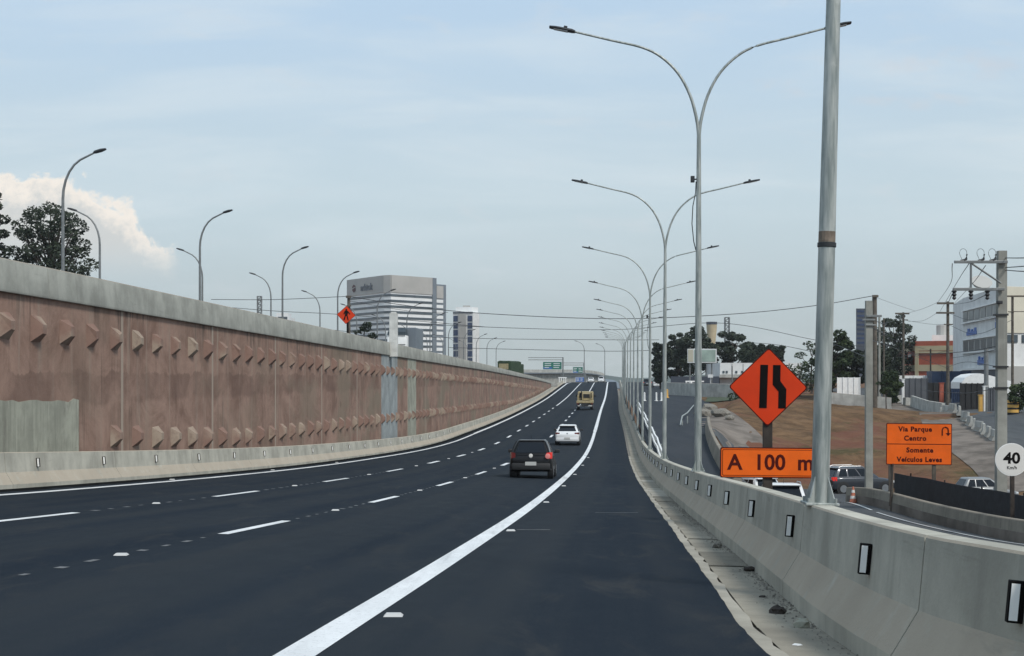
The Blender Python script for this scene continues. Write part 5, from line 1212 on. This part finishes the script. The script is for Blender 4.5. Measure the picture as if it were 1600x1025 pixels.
slab('white_hoarding', M['white'], 1308, 1343, 590, 612, 176, 'white hoarding behind the tree trunks left of the utility pole', 'hoarding')
for px, y0, y1, d, w_, mt, lab in ((1411, 593, 625, 171, .28, 'white', 'pale post between the two grey fence panels'), (1471, 599, 627, 166, .42, 'brick', 'reddish brick gate pier'), (1539, 604, 637, 150, .36, 'white', 'white gate post beside the wide black gate'), (1532, 618, 634, 150, .36, 'yellow', 'yellow bollard in front of the wide black gate')):
    p = P(px, y1, d); zb = min(p.z, GZ(px, d)); m = MB(); m.box((p.x, d, (zt(y0, d) + zb) / 2), (w_, w_, zt(y0, d) - zb), bev=.03); m.box((p.x, d, zt(y0, d) + .04), (w_ + .1, w_ + .1, .08)); tag(m.build('gate_post' if mt != 'yellow' else 'bollard', M[mt], base=(p.x, d, zb)), lab, 'bollard' if mt == 'yellow' else 'gate post')
# striped barrel round a pole
d = 130; p = P(1582.5, 645, d); br = thing('crash_barrel', 'yellow and black banded barrel standing at the roadside right of the tall pole', 'barrel', (p.x, d, GZ(1582.5, d) + .0))
m = MB(); m.lathe([(.0, 0), (.50, 0), (.52, .05), (.52, 1.40), (.48, 1.45), (0, 1.46)], 24); m.build('barrel_body', M['black'], br, smooth=30)
for z in (.30, .74, 1.14): m = MB(); m.lathe([(.521, z - .13), (.53, z - .125), (.53, z + .125), (.521, z + .13)], 24); m.build('yellow_band', M['yellow'], br, smooth=30)

# ------------------------------------------------------------------ utility poles and cables
def upole(name, px, y0, y1, d, r0, r1, mt, lab, arms=(), square=False, lean=0.0):
    zb = min(zt(y1, d), TZ((px - 800) / F * d, d)); x = (px - 800) / F * d; o = thing(name, lab, 'utility pole', (x, d, zb)); h = zt(y0, d) - zb
    m = MB(); xs = lean * h
    if square: m.loft([[Vector((xs * t + i * r, j * r * .8, h * t - .3 * (t == 0))) for i, j in ((-1, -1), (1, -1), (1, 1), (-1, 1))] for t, r in ((0, r0), (.5, (r0 + r1) / 2), (1, r1))])
    else: m.tube([(0, 0, -.3), (xs / 2, 0, h / 2), (xs, 0, h)], [r0, (r0 + r1) / 2, r1], 12)
    m.build('pole_shaft', M[mt], o, smooth=30)
    for (ya, xa, xb, th) in arms:       # crossarms given in photo pixels
        z = zt(ya, d) - zb; m = MB(); m.box((((xa + xb) / 2 - px) / F * d, -r1 - th / 2, z), ((xb - xa) / F * d, th, th * 1.2), bev=.01); m.build('crossarm', M['wood' if mt == 'wood' else 'lampgrey'], o)
    return o
d = 52; ut = upole('utility_pole', 1563.5, 392, 806, d, .185, .150, 'pole_concrete', 'tall pale concrete utility pole with two long crossarms, beside the speed sign', square=True, lean=.004)
zb = ut.location.z; LX = lambda px: (px - 1563.5) / F * d; LZ = lambda py: zt(py, d) - zb
for y, x0, x1 in ((410, 1488, 1571), (452.5, 1486, 1566)):
    m = MB(); m.box(((LX(x0) + LX(x1)) / 2, -.22, LZ(y)), (LX(x1) - LX(x0), .09, .10), bev=.012); m.build('crossarm', M['lampgrey'], ut)
m = MB(); m.tube([(LX(1516), -.22, LZ(413)), (LX(1561), -.2, LZ(443))], .035, 6); m.tube([(LX(1514), -.22, LZ(411)), (LX(1514), -.22, LZ(452))], .04, 6); m.build('arm_brace', M['lampgrey'], ut)
for px in (1506, 1533, 1551):
    m = MB(); m.tube([(LX(px - 3), -.22, LZ(409)), (LX(px + 1), -.22, LZ(405)), (LX(px + 2), -.22, LZ(398))], [.05, .045, .03], 8); m.tube([(LX(px - 8), -.22, LZ(408)), (LX(px), -.22, LZ(406))], .035, 6); i_ = m.build('fuse_switch', M['darkmetal'], ut)
    m = MB(); cx, cz, rr_ = LX(px - 4), LZ(396), .13
    m.tube([(LX(px + 1), -.22, LZ(400))] + [(cx + rr_ * math.cos(a), -.22, cz + rr_ * 1.15 * math.sin(a)) for a in (R(q) for q in range(-40, 230, 30))] + [(LX(px - 6), -.22, LZ(406))], .008, 5); m.build('jumper_loop', M['cable'], ut)
for px in (1488, 1514, 1539.5):
    m = MB(); z1 = LZ(454)
    m.lathe([(.03, z1), (.10, z1 - .04), (.05, z1 - .10), (.09, z1 - .16), (.045, z1 - .22), (.08, z1 - .28), (.02, z1 - .34)], 10, Matrix.Translation((LX(px), -.22, 0))); m.build('insulator', M['darkmetal'], ut)
for py in (492, 573, 606): m = MB(); m.box((0, 0, LZ(py)), (.44, .36, .06)); m.build('clamp_band', M['darkmetal'], ut)
m = MB(); m.box((LX(1558), -.25, LZ(473)), (.18, .18, .12), bev=.02); m.build('cable_box', M['darkmetal'], ut)
for (px, y0, y1, d, r0, r1, mt, lab, arms, sq) in [
    (1357.5, 470, 764, 72, .175, .16, 'pole_concrete', 'plain concrete utility pole behind the traffic cone', ((494, 1352, 1376, .09), (500, 1346, 1366, .07), (508, 1351, 1368, .06)), True),
    (1366.5, 461, 640, 150, .30, .24, 'wood', 'dark timber utility pole just behind the plain concrete pole', ((463, 1362, 1371, .2),), False),
    (1374, 495, 605, 160, .14, .12, 'pole_concrete', 'thin pale pole right of the dark timber pole', (), False),
    (1381, 497, 600, 175, .12, .10, 'wood', 'thin grey pole behind the large round tree', (), False),
    (1411.5, 488, 592, 180, .16, .13, 'wood', 'timber pole with one short crossarm in front of the round tree', ((490, 1398, 1420, .16), (500, 1406, 1418, .10)), False),
    (1481, 471, 632, 158, .20, .15, 'wood', 'timber utility pole with three crossarms in front of the brick building', ((474, 1463, 1489, .18), (489, 1462, 1490, .16), (507, 1474, 1488, .10)), False),
    (1541, 545, 620, 150, .24, .22, 'lampgrey', 'short dark green-grey post beside the white gate post', (), False),
    (1582, 462, 640, 131.5, .13, .11, 'wood', 'thin pole with a crossarm rising out of the striped barrel', ((463, 1570, 1600, .12), (487, 1574, 1600, .06)), False),
    (1454, 545, 590, 200, .12, .1, 'wood', 'small thin pole in front of the brick wall', (), False),
    (545, 462, 560, 150, .20, .16, 'wood', 'dark pole with cable clamps behind the small diamond sign', ((464, 541, 549, .2), (478, 542, 549, .14)), False),
    (1144, 572, 612, 225, .10, .09, 'lampgrey', 'thin leaning post before the white factory hall', (), False)]:
    upole('utility_pole', px, y0, y1, d, r0, r1, mt, lab, arms, sq)
def cable(pts, r, lab, group='overhead cables', n=10):
    """catenary-like cable through photo points with depths"""
    V = [P(*q) for q in pts]; out = []
    m = MB(); f = [tab([(i, p[k_]) for i, p in enumerate(V)]) for k_ in range(3)]
    N = max(2, (len(V) - 1) * n); m.tube([Vector(tuple(f[k_](i * (len(V) - 1) / N) for k_ in range(3))) for i in range(N + 1)], r, 5)
    return tag(m.build('power_line', M['cable'], base=V[0]), lab, 'cable', group)
cable([(545, 463, 150), (640, 478, 150), (760, 490, 150), (960, 498, 150), (1140, 491, 150), (1270, 478, 150), (1366, 462, 150)], .035, 'long overhead cable sagging from the dark pole by the small sign to the timber pole')
cable([(330, 468, 150), (430, 468, 150), (545, 463, 150)], .03, 'overhead cable running left from the dark pole by the small sign')
cable([(545, 470, 150), (640, 486, 150), (700, 488, 150)], .022, 'short thin cable crossing the striped office facade')
for i, pts in enumerate([[(560, 500, 330), (760, 511, 330), (960, 515, 330), (1130, 505, 330), (1290, 534, 330), (1420, 548, 330)],
                         [(330, 478, 320), (430, 486, 320), (540, 492, 320), (760, 511, 322)],
                         [(700, 543, 330), (860, 547, 330), (1000, 548, 330), (1180, 536, 330), (1300, 556, 330)],
                         [(420, 505, 340), (600, 523, 340), (760, 529, 340), (960, 531, 340), (1030, 531, 340)]]):
    cable(pts, .06, ['middle overhead line crossing low over the far carriageway', 'thin overhead line behind the left-pointing lamps', 'lowest overhead line crossing just above the green signs', 'overhead line between the middle and the lowest one'][i])
for i, pts in enumerate([[(1488, 459, 52), (1482, 472, 100), (1480, 474, 158)], [(1488, 412, 52), (1484, 445, 95), (1465, 473, 158)], [(1514, 412, 52), (1496, 440, 90), (1468, 488, 158)], [(1540, 415, 52), (1518, 445, 90), (1490, 475, 158)], [(1540, 461, 52), (1514, 472, 95), (1489, 476, 158)],
                         [(1464, 473, 158), (1440, 483, 168), (1419, 489, 180)], [(1464, 489, 158), (1442, 501, 168), (1419, 502, 180)], [(1475, 507, 158), (1450, 506, 168), (1412, 500, 180)],
                         [(1571, 403, 52), (1600, 403, 44), (1660, 401, 36)], [(1571, 418, 52), (1600, 416, 44), (1660, 410, 36)], [(1571, 422, 52), (1600, 424, 44), (1660, 424, 36)], [(1600, 463, 131), (1680, 465, 100)],
                         [(1367, 464, 150), (1400, 476, 165), (1430, 486, 185)], [(1563, 540, 52), (1500, 550, 95), (1412, 556, 180)], [(1561, 573, 52), (1505, 566, 90), (1478, 575, 158)], [(1563, 606, 52), (1500, 614, 90), (1440, 610, 160)]]):
    cable(pts, .016 if i not in (13,) else .022, ['cable dropping from the left insulator of the tall pole', 'cable from the upper crossarm end down to the timber pole', 'cable from the middle of the upper crossarm to the timber pole', 'cable from the right of the upper crossarm to the timber pole', 'cable from the right insulator to the timber pole',
          'upper cable from the three-armed timber pole to the one-armed pole', 'lower cable from the three-armed timber pole to the one-armed pole', 'lowest cable from the three-armed timber pole', 'topmost cable leaving the tall pole to the right', 'second cable leaving the tall pole to the right', 'third cable leaving the tall pole to the right', 'cable leaving the thin barrel pole to the right',
          'thin cable sloping right from the dark timber pole', 'thick cable bundle crossing the white building front', 'cable across the lower white facade to the timber pole', 'low cable past the black gates'][i], 'cables on the tall pole')

for i, pts in enumerate([[(1357, 494, 72), (1384, 505, 110), (1412, 493, 180)], [(1357, 508, 72), (1390, 530, 110), (1412, 560, 178)], [(1357, 530, 72), (1400, 545, 110), (1480, 575, 157)], [(1374, 520, 160), (1400, 532, 165), (1454, 548, 198)], [(1481, 489, 158), (1520, 500, 140), (1582, 488, 131)], [(1481, 507, 158), (1525, 522, 140), (1582, 500, 131)], [(1412, 545, 180), (1440, 556, 175), (1481, 548, 158)], [(1300, 536, 130), (1330, 548, 100), (1357, 560, 72)], [(1481, 560, 158), (1510, 556, 120), (1563, 545, 52)]]):
    cable(pts, .020, ['cable from the plain concrete pole up to the one-armed pole', 'cable sloping down from the plain concrete pole to the one-armed pole', 'long cable from the plain concrete pole to the timber pole', 'thin cable from the thin pale pole across the round tree', 'upper cable between the timber pole and the thin barrel pole', 'lower cable between the timber pole and the thin barrel pole', 'cable across the cream band of the brick building', 'stay cable left of the plain concrete pole', 'cable from the timber pole to the tall concrete pole across the white facade'][i], 'cables on the right utility poles')
# ------------------------------------------------------------------ far overpass, gantry signs
d = 470; ov = thing('overpass', 'grey curved concrete overpass beyond the crest of the carriageway', 'overpass', (P(880, 0, d).x, d, -4))
op = [P(*q) for q in [(770, 577, 430), (815, 577.5, 440), (850, 577.5, 455), (885, 578, 470), (905, 579.5, 482), (922, 583, 490), (935, 588, 492), (943, 594, 488), (947, 602, 480)]]
ox = [tab([(i, p[k_]) for i, p in enumerate(op)]) for k_ in range(3)]
cl = [Vector(tuple(ox[k_](i / 4) for k_ in range(3))) for i in range(4 * (len(op) - 1) + 1)]
def sweep(prof):
    se = []
    for i, p in enumerate(cl):
        t = cl[min(i + 1, len(cl) - 1)] - cl[max(i - 1, 0)]; t.z = 0; t.normalize(); nn = Vector((t.y, -t.x, 0))
        se.append([p + nn * a + Vector((0, 0, b)) for a, b in prof])
    m = MB(); m.loft(se); return m
sweep([(5, -.9), (5, .0), (4.7, .0), (4.7, -.9)]).build('parapet', M['concrete_pale'], ov, world=True)
sweep([(5.2, -1.25), (5.2, -.9), (-5, -.9), (-5, -1.25)]).build('deck', M['bdark'], ov, world=True)
sweep([(3.6, -5), (4.2, -1.25), (-4, -1.25), (-3, -5)]).build('box_girder', M['concrete_pale'], ov, world=True)
for i in (6, 14, 22, 29): m = MB(); p = cl[i]; m.box((p.x, p.y + 1, -5), (1.2, 1.2, 8)); m.build('pier', M['concrete_pale'], ov, world=True)
def gantry(px0, px1, y0, y1, d, lab, mt, split=None, ysup=None):
    x0, x1 = P(px0, 0, d).x, P(px1, 0, d).x; g = thing('gantry_sign', lab, 'road sign', ((x0 + x1) / 2, d, RZ(d, -8)))
    z0, z1 = zt(y1, d), zt(y0, d)
    m = MB(); m.box(((x0 + x1) / 2, d, (z0 + z1) / 2), (x1 - x0, .15, z1 - z0)); m.build('sign_panel', M[mt], g, world=True)
    m = MB()
    for s in (-.5, .5): m.box(((x0 + x1) / 2 + s * (x1 - x0 - .1), d - .09, (z0 + z1) / 2), (.10, .03, z1 - z0))
    m.box(((x0 + x1) / 2, d - .09, z1 - .05), (x1 - x0, .03, .10)); m.build('sign_border', M['lens'], g, world=True)
    r2 = random.Random(px0)
    for k_ in range(3):
        zz_ = z1 - (z1 - z0) * (.26 + .25 * k_)
        for s in (.10, .56): m = MB(); L = (x1 - x0) * r2.uniform(.22, .36); m.box((x0 + (x1 - x0) * s + L / 2, d - .09, zz_), (L, .03, (z1 - z0) * .10)); m.build('text_line', M['lens'], g, world=True)
    if mt == 'green': m = MB(); m.box((x0 + (x1 - x0) * .26, d - .085, z0 + (z1 - z0) * .17), ((x1 - x0) * .46, .02, (z1 - z0) * .2)); m.build('route_panel', M['blue'], g, world=True)
    m = MB(); m.tube([(x1 + .3, d + .3, RZ(d, -8) - 3), (x1 + .3, d + .3, z1 + 1.2)], .18, 8); m.tube([(x0 - 4, d + .3, z1 + .5), (x1 + .3, d + .3, z1 + .5)], .10, 6); m.tube([(x0 - 4, d + .3, z1 + 1.1), (x1 + .3, d + .3, z1 + 1.1)], .10, 6); m.build('gantry_frame', M['lampgrey'], g, world=True)
gantry(848, 878, 565, 577, 405, 'large green overhead direction sign in front of the far overpass', 'green')
gantry(895, 911, 573, 583, 425, 'smaller green overhead sign right of the large green one', 'green')
gantry(899, 913, 589, 596.5, 415, 'low blue road sign at the crest of the carriageway', 'blue')
for px, d, lab in ((893, 400, 'curved lamp over the far overpass between the two green signs'), (925, 430, 'far curved lamp right of the small green sign')):
    o = copy_tree(ll); o.location = P(px + 20, 596, d); o.rotation_euler = (0, 0, math.pi); o.scale = (1, 1, .85); o['label'] = lab; o['group'] = 'lamps by the far overpass'
d = 385; m = MB(); a = P(869, 594, d)
for px in (874, 877.5, 881, 884): p = P(px, 597, d); m.box((p.x, p.y, p.z + .4), (.2, .2, 1.4))
m.box((P(879, 0, d).x, d, zt(590, d)), (2.2, .25, .25)); tag(m.build('white_railing', M['white'], base=P(879, 600, d)), 'short white railing where the red wall ends at the crest', 'railing')
d = 300; m = MB(); p = P(866, 602, d); m.box((p.x, d, p.z), (1.3, .5, .55), bev=.05); tag(m.build('concrete_block', M['concrete_pale'], base=(p.x, d, p.z - .3)), 'pale block lying where the red wall meets the low barrier', 'concrete block')
# ------------------------------------------------------------------ thin summer haze
m = MB(); m.box((0, 520, 28), (1300, 1160, 88)); hz_ = m.build('haze', mat('haze'))
t = hz_.data.materials[0].node_tree; t.nodes.remove(t.nodes['Principled BSDF'])
vol = t.nodes.new('ShaderNodeVolumePrincipled'); vol.inputs['Color'].default_value = (0.95, 0.975, 1.0, 1); vol.inputs['Density'].default_value = 0.00014; vol.inputs['Anisotropy'].default_value = 0.3
t.links.new(vol.outputs[0], t.nodes['Material Output'].inputs['Volume']); tag(hz_, kind='stuff')
